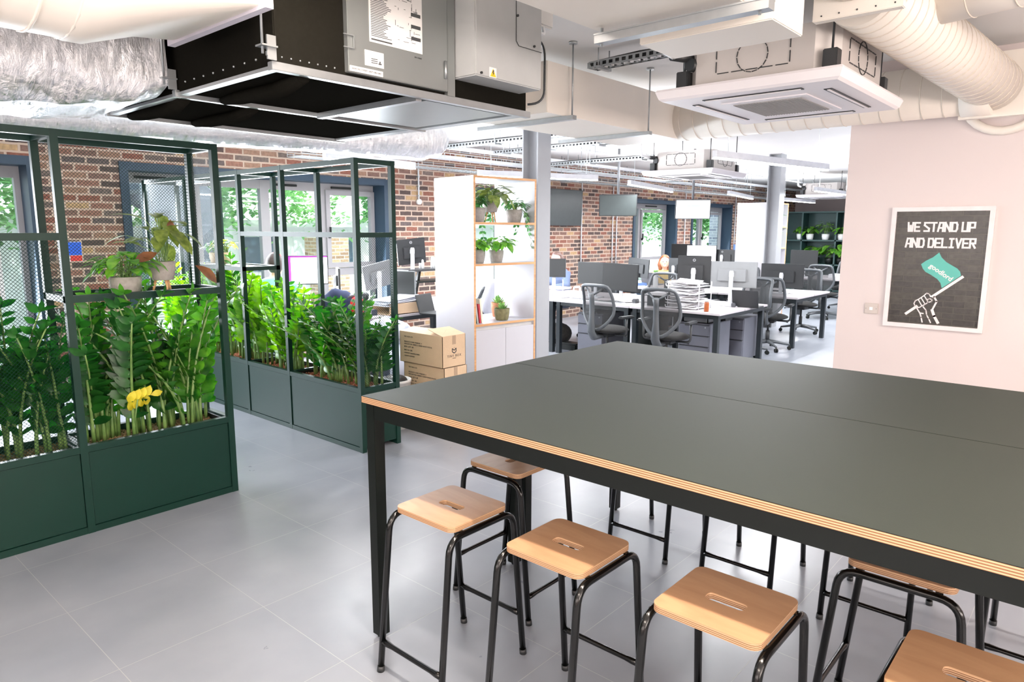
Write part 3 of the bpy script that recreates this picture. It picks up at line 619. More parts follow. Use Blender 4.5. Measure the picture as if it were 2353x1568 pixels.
pot_plant('potted_plant', 'cream pot with pale leaves on the back planter shelf, farther one', (X2 + 0.20, 6.76, 1.345), 'bush', 0.06, 0.10, POTD, 22, n=26, spread=0.13, height=0.14, size=0.075, potm=mat('cream_pot', (222, 200, 170)))
# ---------------------------------------------------------------- high tables
TZ = 1.03
TOPM = mat('dark_green_grey_linoleum', (28, 34, 28), 0.6, spec=0.3, var=0.03, scale=3, bump=0.05, bscale=400)
PLY = ply_mat('plywood_edge', 0.0, 0.0064)
def high_table(x0, x1, y0, y1, label):
    t = thing('high_table', label, 'table', ((x0 + x1) / 2, (y0 + y1) / 2, 0), 0, 'two high tables pushed together')
    MB().box((x0, y0, TZ - 0.027), (x1, y1, TZ - 0.002), 0.001).build('plywood_core', PLY, t, world=True)
    MB().box((x0, y0, TZ - 0.002), (x1, y1, TZ), 0.0008).build('tabletop', TOPM, t, world=True)
    i, s = 0.012, 0.05; zb = TZ - 0.028
    for x in (x0 + i, x1 - i - s):
        for y in (y0 + i, y1 - i - s):
            l = MB().box((x, y, 0.012), (x + s, y + s, zb), 0.002).build('leg', BLACKM, t, world=True)
            MB().cyl((x + s / 2, y + s / 2, 0), (x + s / 2, y + s / 2, 0.014), 0.016).build('foot_glide', BLACKG, l, world=True)
    for y in (y0 + i, y1 - i - s): MB().box((x0 + i + s, y, zb - 0.06), (x1 - i - s, y + s, zb), 0.002).build('apron', BLACKM, t, world=True)
    for x in (x0 + i, x1 - i - s): MB().box((x, y0 + i + s, zb - 0.06), (x + s, y1 - i - s, zb), 0.002).build('apron', BLACKM, t, world=True)
    return t
high_table(1.612, 2.532, -0.22, 2.208, 'nearer dark green topped high table with plywood edge, stools along it')
high_table(2.536, 3.456, -0.22, 2.208, 'farther dark green topped high table, touching the nearer one')
# ---------------------------------------------------------------- stools
BEECH = wood_mat('birch_ply_seat', (172, 132, 98), (188, 148, 112), 0.38, scale=(5, 1, 5)); PLYS = ply_mat('seat_ply_edge', 0.0, 0.0052)
def rrect(x0, y0, x1, y1, r, n=5):
    out = []
    for cx, cy, a0 in ((x1 - r, y1 - r, 0), (x0 + r, y1 - r, 90), (x0 + r, y0 + r, 180), (x1 - r, y0 + r, 270)):
        for k in range(n + 1): a = math.radians(a0 + 90 * k / n); out.append((cx + r * math.cos(a), cy + r * math.sin(a)))
    return out
def bend_path(pts, rad=0.05, n=6):
    pts = [V(p) for p in pts]; out = [pts[0]]
    for i in range(1, len(pts) - 1):
        a, b, c = pts[i - 1], pts[i], pts[i + 1]; u = (a - b).normalized(); w = (c - b).normalized()
        p, q = b + u * rad, b + w * rad
        for k in range(n + 1):
            s = k / n; out.append(p * (1 - s) ** 2 + b * 2 * s * (1 - s) + q * s * s)
    out.append(pts[-1]); return out
def seat_ring(z0, z1, hx=0.15, hy=0.155):
    o = rrect(-hx, -hy, hx, hy, 0.03); n = len(o)
    inn = rrect(-0.020, -0.058, 0.020, 0.058, 0.014)
    return o, inn
def make_stool():
    t = thing('bar_stool', 'x', 'stool'); SZ = 0.65
    o, inn = seat_ring(0, 0); n = len(o); z0, z1 = SZ - 0.02, SZ
    m = MB()   # ring faces: outer outline to slot outline, both with the same count
    vs = [(x, y, z1) for x, y in o] + [(x, y, z1) for x, y in inn] + [(x, y, z1 - 0.003) for x, y in o] + [(x, y, z1 - 0.003) for x, y in inn]
    fs = []
    for i in range(n):
        j = (i + 1) % n; fs += [(i, j, n + j, n + i), (2 * n + j, 2 * n + i, 3 * n + i, 3 * n + j), (2 * n + i, 2 * n + j, j, i), (n + i, n + j, 3 * n + j, 3 * n + i)]
    m.add(vs, fs); m.build('seat', BEECH, t)
    m = MB(); vs = [(x, y, z) for z in (z1 - 0.003, z0) for x, y in o] + [(x, y, z) for z in (z1 - 0.003, z0) for x, y in inn]; fs = []
    for i in range(n):
        j = (i + 1) % n; fs += [(i, n + i, n + j, j), (2 * n + i, 2 * n + j, 3 * n + j, 3 * n + i), (n + i, 3 * n + i, 3 * n + j, n + j), (i, j, 2 * n + j, 2 * n + i)]
    m.add(vs, fs); m.build('seat_core', PLYS, t)
    R = 0.0125; zt = SZ - 0.034
    def side(sy): return [V((-0.225, sy * 0.168, 0.0)), V((-0.165, sy * 0.162, zt)), V((0.165, sy * 0.162, zt)), V((0.225, sy * 0.168, 0.0))]
    for sy in (-1, 1):
        P = side(sy); full = bend_path(P, 0.06)
        cut = len(full) // 2
        MB().tube(full, R, 12).build('leg_frame', BLACKG, t)
        for x in (-0.11, 0.11): MB().bar((x, sy * 0.162, zt + 0.012), (x * 0.95, sy * 0.135, SZ - 0.021), 0.02, 0.004).build('bracket', BLACKG, t)
    for sx, zz in ((-1, 0.12), (1, 0.18)):
        x = sx * (0.225 - 0.06 * zz / zt); y = 0.166
        MB().tube([(x, -y, zz), (x, -y + 0.03, zz), (x, -y + 0.06, zz), (x, y - 0.06, zz), (x, y - 0.03, zz), (x, y, zz)], [0.012, 0.012, 0.0095, 0.0095, 0.012, 0.012], 10).build('footrest', BLACKG, t)
    for sx in (-1, 1):
        for sy in (-1, 1): MB().cyl((sx * 0.225, sy * 0.168, 0.0), (sx * 0.2225, sy * 0.1678, 0.022), 0.0145, 12).build('foot_cap', DGREY, t)
    return t
st0 = make_stool()
SG = 'wooden topped stools around the high tables'
STOOLS = [(1.722, 1.815, 0, 'wooden stool with black tube legs beside the near corner leg of the table'),
          (1.752, 1.290, 0, 'wooden stool in the near row, second along from the table corner leg'),
          (1.755, 0.740, 0, 'wooden stool in the near row, third along from the table corner leg'),
          (1.81, 0.165, 0, 'wooden stool in the near row, cut off by the bottom right of the photo'),
          (2.285, 1.985, math.pi / 2, 'wooden stool pushed sideways under the short end of the table'),
          (2.41, 0.415, math.pi / 2, 'wooden stool turned sideways under the table behind the near row'),
          (3.225, 1.765, 0, 'stool on the far side of the tables, leftmost one, legs seen'),
          (3.225, 1.232, 0, 'stool on the far side of the tables, middle one, legs seen'),
          (3.225, 0.672, 0, 'stool on the far side of the tables, behind the sideways stool'),
          (3.225, 0.095, 0, 'stool on the far side of the tables, at the right edge of the photo')]
for i, (x, y, rz, lb) in enumerate(STOOLS):
    if i == 0: st0.location = (x, y, 0); st0['label'] = lb; st0['group'] = SG
    else: dup(st0, (x, y, 0), rz, lb, SG)
# ---------------------------------------------------------------- heat recovery unit
UNB = mat('black_insulated_panel', (26, 25, 22), 1.0, var=0.12, scale=60, spec=0.0); LABELW = mat('white_label_paper', (232, 230, 228), 0.7, var=0.01)
INK = mat('dark_label_ink', (60, 62, 64), 0.7, var=0.02); YEL = mat('yellow_warning_sticker', (240, 196, 40), 0.6, var=0.02)
H0 = V((1.455, 2.50, 2.28))
hr = thing('heat_recovery_unit', 'big black and steel ventilation unit hung above the planter screens', 'ventilation unit', (2.2, 3.36, 2.28))
MB().box((1.47, 2.515, 2.30), (2.965, 4.22, 2.90), 0.004).build('casing', UNB, hr, world=True)
for y in (2.50, 3.35, 4.20): MB().box((1.45, y, 2.28), (2.985, y + 0.035, 2.312), 0.002).build('rail', STEEL, hr, world=True)
for y in (2.54, 3.385):
    for (a, b) in (((1.46, y, 2.286), (1.50, y + 0.81, 2.30)), ((2.90, y, 2.286), (2.97, y + 0.81, 2.30))): MB().box(a, b).build('rail', STEEL, hr, world=True)
MB().box((2.20, 2.54, 2.27), (2.235, 3.35, 2.298)).build('drain_tray_edge', STEEL, hr, world=True)
MB().box((2.30, 2.58, 2.288), (2.86, 3.30, 2.2985)).build('underside_cover', STEELP, hr, world=True)
for (x, y) in ((1.62, 2.56), (1.86, 3.4), (1.52, 3.42)):   # rubber pads strapped to the underside
    MB().tube([(x, y, 2.285), (x + 0.04, y + 0.25, 2.272), (x + 0.03, y + 0.55, 2.275), (x + 0.05, y + 0.76, 2.288)], [0.022, 0.034, 0.03, 0.02], 8, flat=1.4).build('insulation_strip', UNB, hr, world=True)
dp = MB().box((1.79, 2.485, 2.325), (2.355, 2.516, 2.90), 0.003).build('access_door', STEELP, hr, world=True)
MB().box((1.90, 2.4825, 2.465), (2.195, 2.4855, 2.735)).build('wiring_label', LABELW, dp, world=True)
m = MB(); rnd = random.Random(2)
for k in range(34):
    z = 2.715 - k * 0.0068; m.box((1.908, 2.4815, z), (1.908 + 0.11 * rnd.uniform(0.6, 1), 2.4826, z + 0.0026))
for k in range(30):
    x = 2.035 + rnd.random() * 0.13; z = 2.49 + rnd.random() * 0.2; w = rnd.uniform(0.008, 0.03)
    if rnd.random() < .5: m.box((x, 2.4815, z), (x + w, 2.4826, z + 0.0016))
    else: m.box((x, 2.4815, z), (x + 0.0016, 2.4826, z + w))
for k in range(3): m.box((2.13, 2.4815, 2.515 + k * 0.05), (2.185, 2.4826, 2.53 + k * 0.05)); m.box((2.13, 2.4815, 2.51 + k * 0.05), (2.132, 2.4826, 2.53 + k * 0.05))
m.box((1.908, 2.4815, 2.474), (2.02, 2.4826, 2.480)); m.build('printed_lines', INK, dp, world=True)
MB().box((1.873, 2.4825, 2.365), (1.972, 2.4855, 2.428)).build('maker_label', LABELW, dp, world=True)
m = MB()
c = (1.951, 2.383)
for k in range(3):
    a = math.radians(90 + 120 * k); u = (math.cos(a), math.sin(a)); w = (-u[1], u[0]); L = 0.0095; W = 0.0045
    p = [(c[0], c[1]), (c[0] + u[0] * L / 2 + w[0] * W, c[1] + u[1] * L / 2 + w[1] * W), (c[0] + u[0] * L, c[1] + u[1] * L), (c[0] + u[0] * L / 2 - w[0] * W, c[1] + u[1] * L / 2 - w[1] * W)]
    m.prism(p, 2.4815, 2.4826, 'y')
for k in range(3): m.box((1.905, 2.4815, 2.379 + k * 0.008), (1.938, 2.4826, 2.382 + k * 0.008))
m.build('maker_mark', INK, dp, world=True)
MB().box((1.795, 2.4825, 2.330), (1.966, 2.4855, 2.352)).build('name_strip', LABELW, dp, world=True)
T = lambda x, y, z: frame_M((x, y, z), (1, 0, 0), (0, 0, 1))
def lettering(body, size, m_, parent, M, **k):
    o = text_part(body, size, 0.0004, m_, parent, Matrix.Identity(4), **k)
    Mp = Matrix.Identity(4); p = parent; ch = []
    while p: ch.append(p); p = p.parent
    for p in reversed(ch): Mp = Mp @ (Matrix.Translation(p.location) @ p.rotation_euler.to_matrix().to_4x4())
    o.data.transform(Mp.inverted() @ M); return o
lettering('HEAT RECOVERY UNIT HRU-002', 0.0105, INK, dp, T(1.88, 2.4818, 2.341))
lettering('SW-130682', 0.009, INK, dp, T(2.17, 2.4838, 2.445))
for z in (2.42, 2.80): MB().cyl((2.335, 2.478, z - 0.04), (2.335, 2.478, z + 0.04), 0.007, 10).build('hinge', STEEL, dp, world=True)
for x0, x1 in ((1.765, 1.79),): MB().bar((x0, 2.48, 2.42), (x0 + .05, 2.478, 2.42), 0.004).bar((x0 + .05, 2.478, 2.42), (x0 + .05, 2.478, 2.47), 0.004).bar((x0 + .05, 2.478, 2.47), (x0, 2.48, 2.47), 0.004).build('wire_catch', STEEL, dp, world=True)
MB().box((2.36, 2.492, 2.31), (2.408, 2.516, 2.90)).build('side_strip', STEELP, hr, world=True)
eb = MB().box((2.415, 2.36, 2.395), (2.905, 2.515, 2.88), 0.006).build('control_box', mat('light_grey_enclosure', (176, 178, 178), 0.5, var=0.03), hr, world=True)
tri = [(2.515, 2.405), (2.549, 2.405), (2.532, 2.437)]
MB().box((2.508, 2.3575, 2.40), (2.556, 2.3605, 2.446)).build('label', LABELW, eb, world=True)
MB().prism([(2.512, 2.404), (2.552, 2.404), (2.532, 2.441)], 2.3562, 2.3578, 'y').build('warning_sign', YEL, eb, world=True)
m = MB().prism([(2.529, 2.434), (2.538, 2.434), (2.533, 2.422), (2.538, 2.422), (2.528, 2.408), (2.531, 2.419), (2.526, 2.419)], 2.3552, 2.3565, 'y'); m.build('lightning_mark', INK, eb, world=True)
m = MB()
m.bar((2.70, 2.357, 2.60), (2.70, 2.357, 2.88), 0.0025).bar((2.70, 2.357, 2.60), (2.72, 2.357, 2.58), 0.0025).bar((2.72, 2.357, 2.58), (2.90, 2.357, 2.58), 0.0025); m.build('cover_seam', DGREY, eb, world=True)
m = MB()
for (x, z) in ((2.71, 2.72), (2.84, 2.60), (2.84, 2.86), (2.45, 2.41)): m.cyl((x, 2.352, z), (x, 2.361, z), 0.006, 10)
m.build('screws', DGREY, eb, world=True)
MB().tube(bend_path([(2.905, 2.43, 2.68), (3.03, 2.44, 2.66), (3.04, 2.45, 2.36), (2.97, 2.51, 2.35)], 0.07), 0.006, 8).build('cable', DGREY, hr, world=True)
MB().box((2.93, 2.42, 2.74), (3.08, 2.54, 2.84), 0.01).build('junction_box', mat('white_junction_box', (214, 212, 208), 0.5), hr, world=True)
MB().tube(bend_path([(2.95, 2.44, 2.75), (2.94, 2.42, 2.70), (3.0, 2.42, 2.70), (3.01, 2.44, 2.75)], 0.02), 0.008, 8).build('cable', WHITEP, hr, world=True)
for (x, y) in ((1.44, 2.49), (2.99, 4.22), (1.44, 3.36), (1.44, 4.2)):
    m = MB().box((x - 0.015, y - 0.004, 2.312), (x + 0.022, y + 0.004, 2.40)).box((x - 0.045, y - 0.02, 2.355), (x + 0.02, y + 0.03, 2.361)).box((x - .018, y - .006, 2.325), (x - .012, y + .006, 2.34)); m.build('hanging_bracket', STEEL, hr, world=True)
    MB().cyl((x - 0.03, y + 0.005, 2.33), (x - 0.03, y + 0.005, 2.95), 0.005, 8).build('threaded_rod', STEEL, hr, world=True)
rv = MB(); rnd = random.Random(9)
for k in range(9): y = 2.56 + k * 0.09; rv.ball((1.468, y, 2.34), 0.005, 6, 4)
for k in range(7): rv.ball((1.50 + k * 0.04, 2.513, 2.335), 0.004, 6, 4)
rv.build('rivets', STEEL, hr, world=True)
MB().box((1.74, 2.488, 2.69), (1.80, 2.516, 2.73), 0.003).build('latch', STEEL, hr, world=True)
hr.location = (hr.location.x + 0.03, hr.location.y + 0.02, hr.location.z)
# ---------------------------------------------------------------- ducts
def duct_rings(mb, a, b, r, step, n=28, off=0.0, rr=0.006):
    a, b = V(a), V(b); L = (b - a).length; k = step * 0.5 + off
    while k < L:
        c = a.lerp(b, k / L); d = (b - a).normalized()
        u = d.orthogonal().normalized(); w = d.cross(u)
        mb.tube([c + (u * math.cos(6.2832 * j / n) + w * math.sin(6.2832 * j / n)) * (r + 0.001) + d * (step * 0.0) for j in range(n)], rr, 5, closed=True); k += step
def sq_loft(mb, secs, n=32):
    # secs: (center, half y, half z, exponent) along x
    vs = []; fs = []
    for (c, hy, hz, e) in secs:
        for k in range(n):
            a = 2 * math.pi * k / n; ca, sa = math.cos(a), math.sin(a)
            vs.append((c[0], c[1] + hy * math.copysign(abs(ca) ** (2 / e), ca), c[2] + hz * math.copysign(abs(sa) ** (2 / e), sa)))
    for i in range(len(secs) - 1):
        for k in range(n): fs.append((i * n + k, i * n + (k + 1) % n, (i + 1) * n + (k + 1) % n, (i + 1) * n + k))
    mb.add(vs, fs, True); return mb
t = thing('ventilation_duct', 'big cream round duct at the top left, ending in a rectangular flange', 'duct', (0.4, 2.75, 2.62))
sq_loft(MB(), [((-2.0, 2.78, 2.63), .29, .29, 2), ((0.85, 2.78, 2.61), .29, .29, 2), ((0.87, 2.78, 2.61), .297, .297, 2), ((0.93, 2.78, 2.61), .297, .297, 2), ((1.12, 2.72, 2.64), .33, .26, 3.2), ((1.33, 2.68, 2.67), .37, .235, 16)]).build('duct_body', DUCTW, t, world=True)
m = MB(); duct_rings(m, (-1.5, 2.78, 2.63), (0.9, 2.78, 2.612), .292, 0.11); m.build('seam', DUCTW, t, world=True)
MB().box((1.33, 2.29, 2.425), (1.36, 3.07, 2.91)).build('flange', mat('lilac_white_flange', (214, 208, 220), 0.5), t, world=True)
MB().box((1.36, 2.62, 2.56), (1.496, 3.03, 2.86)).build('collar', DUCTW, t, world=True)
t = thing('foil_duct', 'large silver foil wrapped duct feeding the black unit on the left', 'duct', (0.4, 3.85, 2.5))
def foil_loft(secs, nseg, jit, seed, n=40):
    mb = MB(); out = []
    for i in range(len(secs) - 1):
        for k in range(nseg):
            s = k / nseg; A, B = secs[i], secs[i + 1]
            out.append((tuple(A[0][j] * (1 - s) + B[0][j] * s for j in range(3)), A[1] * (1 - s) + B[1] * s, A[2] * (1 - s) + B[2] * s, A[3] * (1 - s) + B[3] * s))
    out.append(secs[-1]); sq_loft(mb, out, n)
    for v in mb.v:
        q = noise.noise(v * 7 + V((seed, 0, 0))) * jit + noise.noise(V((v.x * 30, v.y * 12, v.z * 12 + seed))) * jit * 0.5
        v.y += q; v.z += q * 0.8
    return mb
foil_loft([((-1.6, 3.9, 2.46), .36, .25, 2.4), ((0.75, 3.88, 2.46), .38, .26, 2.6), ((0.80, 3.87, 2.46), .40, .275, 3), ((1.32, 3.82, 2.50), .42, .27, 5), ((1.46, 3.80, 2.54), .40, .24, 8)], 14, 0.022, 1).build('duct_body', FOIL, t, world=True)
t = thing('foil_duct', 'long thin silver foil duct running behind the unit to a domed end', 'duct', (2.5, 5.2, 2.36))
foil_loft([((-2.4, 5.1, 2.33), .11, .085, 2), ((1.2, 5.15, 2.34), .11, .085, 2), ((2.4, 5.2, 2.37), .12, .085, 2), ((3.2, 5.2, 2.40), .13, .09, 2), ((3.9, 5.2, 2.44), .15, .12, 2)], 20, 0.012, 5, 24).build('duct_body', FOIL, t, world=True)
foil_loft([((3.88, 5.2, 2.46), .15, .13, 2), ((4.2, 5.15, 2.50), .19, .18, 2), ((4.5, 5.1, 2.52), .19, .20, 2), ((4.68, 5.1, 2.53), .16, .17, 2), ((4.78, 5.1, 2.54), .08, .1, 2), ((4.80, 5.1, 2.54), .01, .01, 2)], 8, 0.015, 8, 28).build('domed_end', FOIL, t, world=True)
# rectangular cream ducts
t = thing('rectangular_duct', 'cream rectangular duct hung beyond the black unit on steel channels', 'duct', (4.9, 3.4, 2.46))
MB().box((3.82, 3.05, 2.465), (5.78, 3.72, 2.80), 0.004).build('duct_body', DUCTW, t, world=True)
MB().box((3.55, 3.25, 2.50), (3.822, 3.70, 2.78), 0.004).build('branch', DUCTW, t, world=True)
for x in (4.02, 5.05):
    m = MB().box((x, 2.98, 2.435), (x + 0.045, 3.90, 2.464)); m.build('support_channel', STEEL, t, world=True)
    MB().cyl((x + 0.02, 3.0, 2.44), (x + 0.02, 3.0, 2.95), 0.006, 8).build('threaded_rod', STEEL, t, world=True)
    MB().cyl((x + 0.02, 3.0, 2.935), (x + 0.02, 3.0, 2.95), 0.03, 16).build('ceiling_disc', STEEL, t, world=True)
t = thing('rectangular_duct', 'wide cream rectangular duct crossing the top of the photo', 'duct', (1.9, 1.4, 2.46))
MB().box((0.6, 1.10, 2.47), (2.64, 1.70, 2.72), 0.004).build('duct_body', DUCTW, t, world=True)
MB().box((2.642, 1.06, 2.44), (2.95, 1.62, 2.74), 0.004).build('end_section', DUCTW, t, world=True)
m = MB().box((2.40, 0.98, 2.41), (2.45, 1.68, 2.44)).box((2.395, 0.98, 2.44), (2.455, 1.68, 2.446)); m.build('support_channel', STEEL, t, world=True)
for y in (1.02, 1.66): MB().cyl((2.425, y, 2.40), (2.425, y, 2.95), 0.006, 8).build('threaded_rod', STEEL, t, world=True)
# round ducts
def round_duct(label, a, b, r, step, loc=None):
    t = thing('ventilation_duct', label, 'duct', loc or ((V(a) + V(b)) / 2))
    MB().tube([a, b], r, 36).build('duct_body', DUCTW, t, world=True)
    m = MB(); duct_rings(m, a, b, r, step, rr=0.0035); m.build('seam', mat('duct_seam_shadow', (214, 203, 190), 0.6), t, world=True); return t
d2 = round_duct('cream spiral duct running across in front of the poster wall', (5.72, 3.06, 2.63), (5.72, 0.95, 2.63), 0.175, 0.13)
MB().tube([(5.72, 0.95, 2.63), (5.72, 0.78, 2.63)], 0.185, 36).build('collar', DUCTW, d2, world=True)
d3 = round_duct('fat ribbed cream duct slanting down to the poster wall at top right', (3.66, 1.06, 2.79), (5.80, 0.79, 2.645), 0.165, 0.085)
MB().box((5.80, 0.60, 2.44), (5.86, 0.98, 2.86)).build('wall_box', DUCTW, d3, world=True)
MB().tube([(5.86, 0.76, 2.64), (6.048, 0.76, 2.64)], 0.16, 32).build('sleeve', DUCTW, d3, world=True)
MB().tube([V((6.03, 0.74 + 0.25 * math.cos(k * .2244), 2.62 + 0.25 * math.sin(k * .2244))) for k in range(28)], 0.03, 10, closed=True).build('wall_ring', DUCTW, d3, world=True)
d4 = round_duct('short cream duct crossing the very top right corner', (4.25, 0.98, 2.83), (4.05, 0.15, 2.83), 0.12, 0.2)
fb = thing('filter_box', 'cream square duct plate with a round collar at the top of the photo', 'filter box', (2.75, 0.9, 2.7))
MB().box((3.42, 0.82, 2.615), (3.47, 1.19, 2.94), 0.003).build('plate', DUCTW, fb, world=True)
MB().tube([(3.0, 1.03, 2.82), (3.42, 1.03, 2.80)], 0.125, 28).build('collar', DUCTW, fb, world=True)
m = MB()
for k in range(5): m.ball((3.419, 0.85 + k * 0.075, 2.635), 0.004, 6, 4)
m.build('screws', DGREY, fb, world=True)
# smaller ductwork far right top
kk = thing('duct_bracket', 'cream folded metal bracket with cable at the top right corner', 'bracket', (4.5, 0.3, 2.8))
MB().box((4.4, 0.28, 2.76), (4.7, 0.42, 2.93), 0.004).build('housing', DUCTW, kk, world=True); MB().bar((4.5, 0.25, 2.76), (4.65, 0.12, 2.70), 0.03, 0.05).bar((4.3, 0.45, 2.74), (4.45, 0.40, 2.66), 0.03, 0.05).build('arm', DUCTW, kk, world=True)
# ---------------------------------------------------------------- ceiling cassettes
ACB = mat('cassette_sheet_metal', (196, 190, 186), 0.5, 0.2, var=0.03, scale=6); ACP = mat('cassette_plastic', (226, 220, 222), 0.4, var=0.01); ACG = mat('cassette_grille', (150, 148, 146), 0.7, var=0.05, scale=200)
def make_ac():
    t = thing('ceiling_cassette', 'x', 'air conditioner'); hx, hy = 0.59, 0.50
    m = MB(); zs = [(0.0, 0.95), (0.012, 0.975), (0.05, 1.0), (0.062, 0.99)]
    n = 4; vs = []; fs = []
    for z, k in zs:
        for sx, sy in ((-1, -1), (1, -1), (1, 1), (-1, 1)): vs.append((sx * (hx - (1 - k) * hx), sy * (hy - (1 - k) * hx), z))
    for i in range(3):
        for k in range(4): fs.append((i * 4 + k, i * 4 + (k + 1) % 4, i * 4 + 4 + (k + 1) % 4, i * 4 + 4 + k))
    fs += [(3, 2, 1, 0), (12, 13, 14, 15)]; m.add(vs, fs); pan = m.build('panel', ACP, t)
    MB().box((-0.3, -0.24, -0.006), (0.3, 0.24, 0.001)).build('inner_frame', ACP, pan)
    m = MB().box((-0.24, -0.19, -0.010), (0.24, 0.19, -0.005))
    for k in range(24): m.box((-0.24, -0.185 + k * 0.016, -0.012), (0.24, -0.180 + k * 0.016, -0.010))
    m.build('intake_grille', ACG, pan)
    for (a, b) in (((-0.36, 0.345), (0.36, 0.385)), ((-0.36, -0.385), (0.36, -0.345)), ((-0.47, -0.27), (-0.425, 0.27)), ((0.425, -0.27), (0.47, 0.27))):
        s = MB().box((a[0], a[1], -0.0035), (b[0], b[1], 0.002)).build('air_slot', BLACKM, pan)
        c0, c1 = ((a[0] + b[0]) / 2, (a[1] + b[1]) / 2), 0
        if b[0] - a[0] > 0.3: MB().box((a[0] + .01, c0[1] - .006, -0.008), (b[0] - .01, c0[1] + .006, -0.003)).build('vane', ACP, pan)
        else: MB().box((c0[0] - .006, a[1] + .01, -0.008), (c0[0] + .006, b[1] - .01, -0.003)).build('vane', ACP, pan)
    bx, by, z0, z1 = 0.46, 0.42, 0.07, 0.31
    ch = [(-bx + .1, -by), (bx - .1, -by), (bx, -by + .1), (bx, by - .1), (bx - .1, by), (-bx + .1, by), (-bx, by - .1), (-bx, -by + .1)]
    MB().prism(ch, z0, z1).build('casing', ACB, t)
    MB().box((-bx + 0.02, -by + 0.02, 0.055), (bx - 0.02, by - 0.02, 0.072)).build('gasket', BLACKM, t)
    m = MB()
    def dashes(P, Q, nn, face):
        P, Q = V(P), V(Q)
        for k in range(nn): m.bar(P.lerp(Q, (k + .1) / nn), P.lerp(Q, (k + .9) / nn), 0.0045, 0.0045)
    e = 0.002
    for s in (-1, 1):   # knock outs pressed in the long and short sides
        y = s * (by + e); dashes((-.24, y, .14), (.24, y, .14), 6, 0); dashes((-.24, y, .26), (.24, y, .26), 6, 0); dashes((-.24, y, .14), (-.24, y, .26), 2, 0); dashes((.24, y, .14), (.24, y, .26), 2, 0)
        c = [V((0.085 * math.cos(a * .3927), y, .2 + 0.085 * math.sin(a * .3927))) for a in range(17)]
        for k in range(16): m.bar(c[k].lerp(c[k + 1], .08), c[k].lerp(c[k + 1], .92), 0.0045, 0.0045)
        x = s * (bx + e); dashes((x, -.2, .13), (x, .2, .13), 5, 0); dashes((x, -.2, .27), (x, .2, .27), 5, 0); dashes((x, -.2, .13), (x, -.2, .27), 2, 0); dashes((x, .2, .13), (x, .2, .27), 2, 0)
        c = [V((x, 0.085 * math.cos(a * .3927), .2 + 0.085 * math.sin(a * .3927))) for a in range(17)]
        for k in range(16): m.bar(c[k].lerp(c[k + 1], .08), c[k].lerp(c[k + 1], .92), 0.0045, 0.0045)
    m.build('knockout_marks', DGREY, t)
    for sx in (-1, 1):
        for sy in (-1, 1):
            x, y = sx * (bx - .02), sy * (by - .02)
            MB().box((x - .035, y - .035, 0.07), (x + .035, y + .035, 0.17), 0.004).build('hanging_bracket', DGREY, t)
            MB().cyl((x, y, 0.15), (x, y, 0.55), 0.006, 8).build('threaded_rod', DGREY, t)
    MB().tube([(-0.40, 0.36, 0.24), (-0.56, 0.42, 0.24)], 0.025, 12).tube([(-0.40, 0.34, 0.2), (-0.475, 0.355, 0.2)], 0.035, 16).build('pipe_stub', DGREY, t)
    MB().tube(bend_path([(-0.55, 0.41, 0.24), (-0.85, 0.38, 0.25), (-0.85, 0.38, 0.54)], 0.08), 0.02, 10).build('pipe', WHITEP, t)
    return t
ac = make_ac(); ac.location = (4.20, 1.60, 2.395); ac['label'] = 'white ceiling cassette nearest the camera, above the tables, with square vent panel'; ac['group'] = 'ceiling cassettes'
dup(ac, (8.95, 4.55, 2.395), 0.05, 'white ceiling cassette above the desks, in front of the hanging screens', 'ceiling cassettes')
dup(ac, (16.6, 5.2, 2.395), 0.05, 'small distant white ceiling cassette beside the end of the poster wall', 'ceiling cassettes')
# spot lamp burning behind the cassette
sp = thing('spotlight', 'small black ceiling spotlight switched on beside the near cassette', 'spotlight', (3.62, 2.08, 2.5))
p0 = at(1570, 205, X=4.2)
MB().cyl(p0 + V((0, 0, -0.03)), p0 + V((0, 0, 0.06)), 0.035, 14).build('housing', BLACKM, sp, world=True)
MB().cyl(p0 + V((0, 0, 0.06)), (p0.x, p0.y, 2.95), 0.006, 8).build('stem', BLACKM, sp, world=True)
MB().ball(p0 + V((-0.03, -0.02, 0.01)), 0.016).build('bulb', mat('glowing_bulb', (255, 240, 215), 0.4, emit=(255, 226, 180), es=60), sp, world=True)
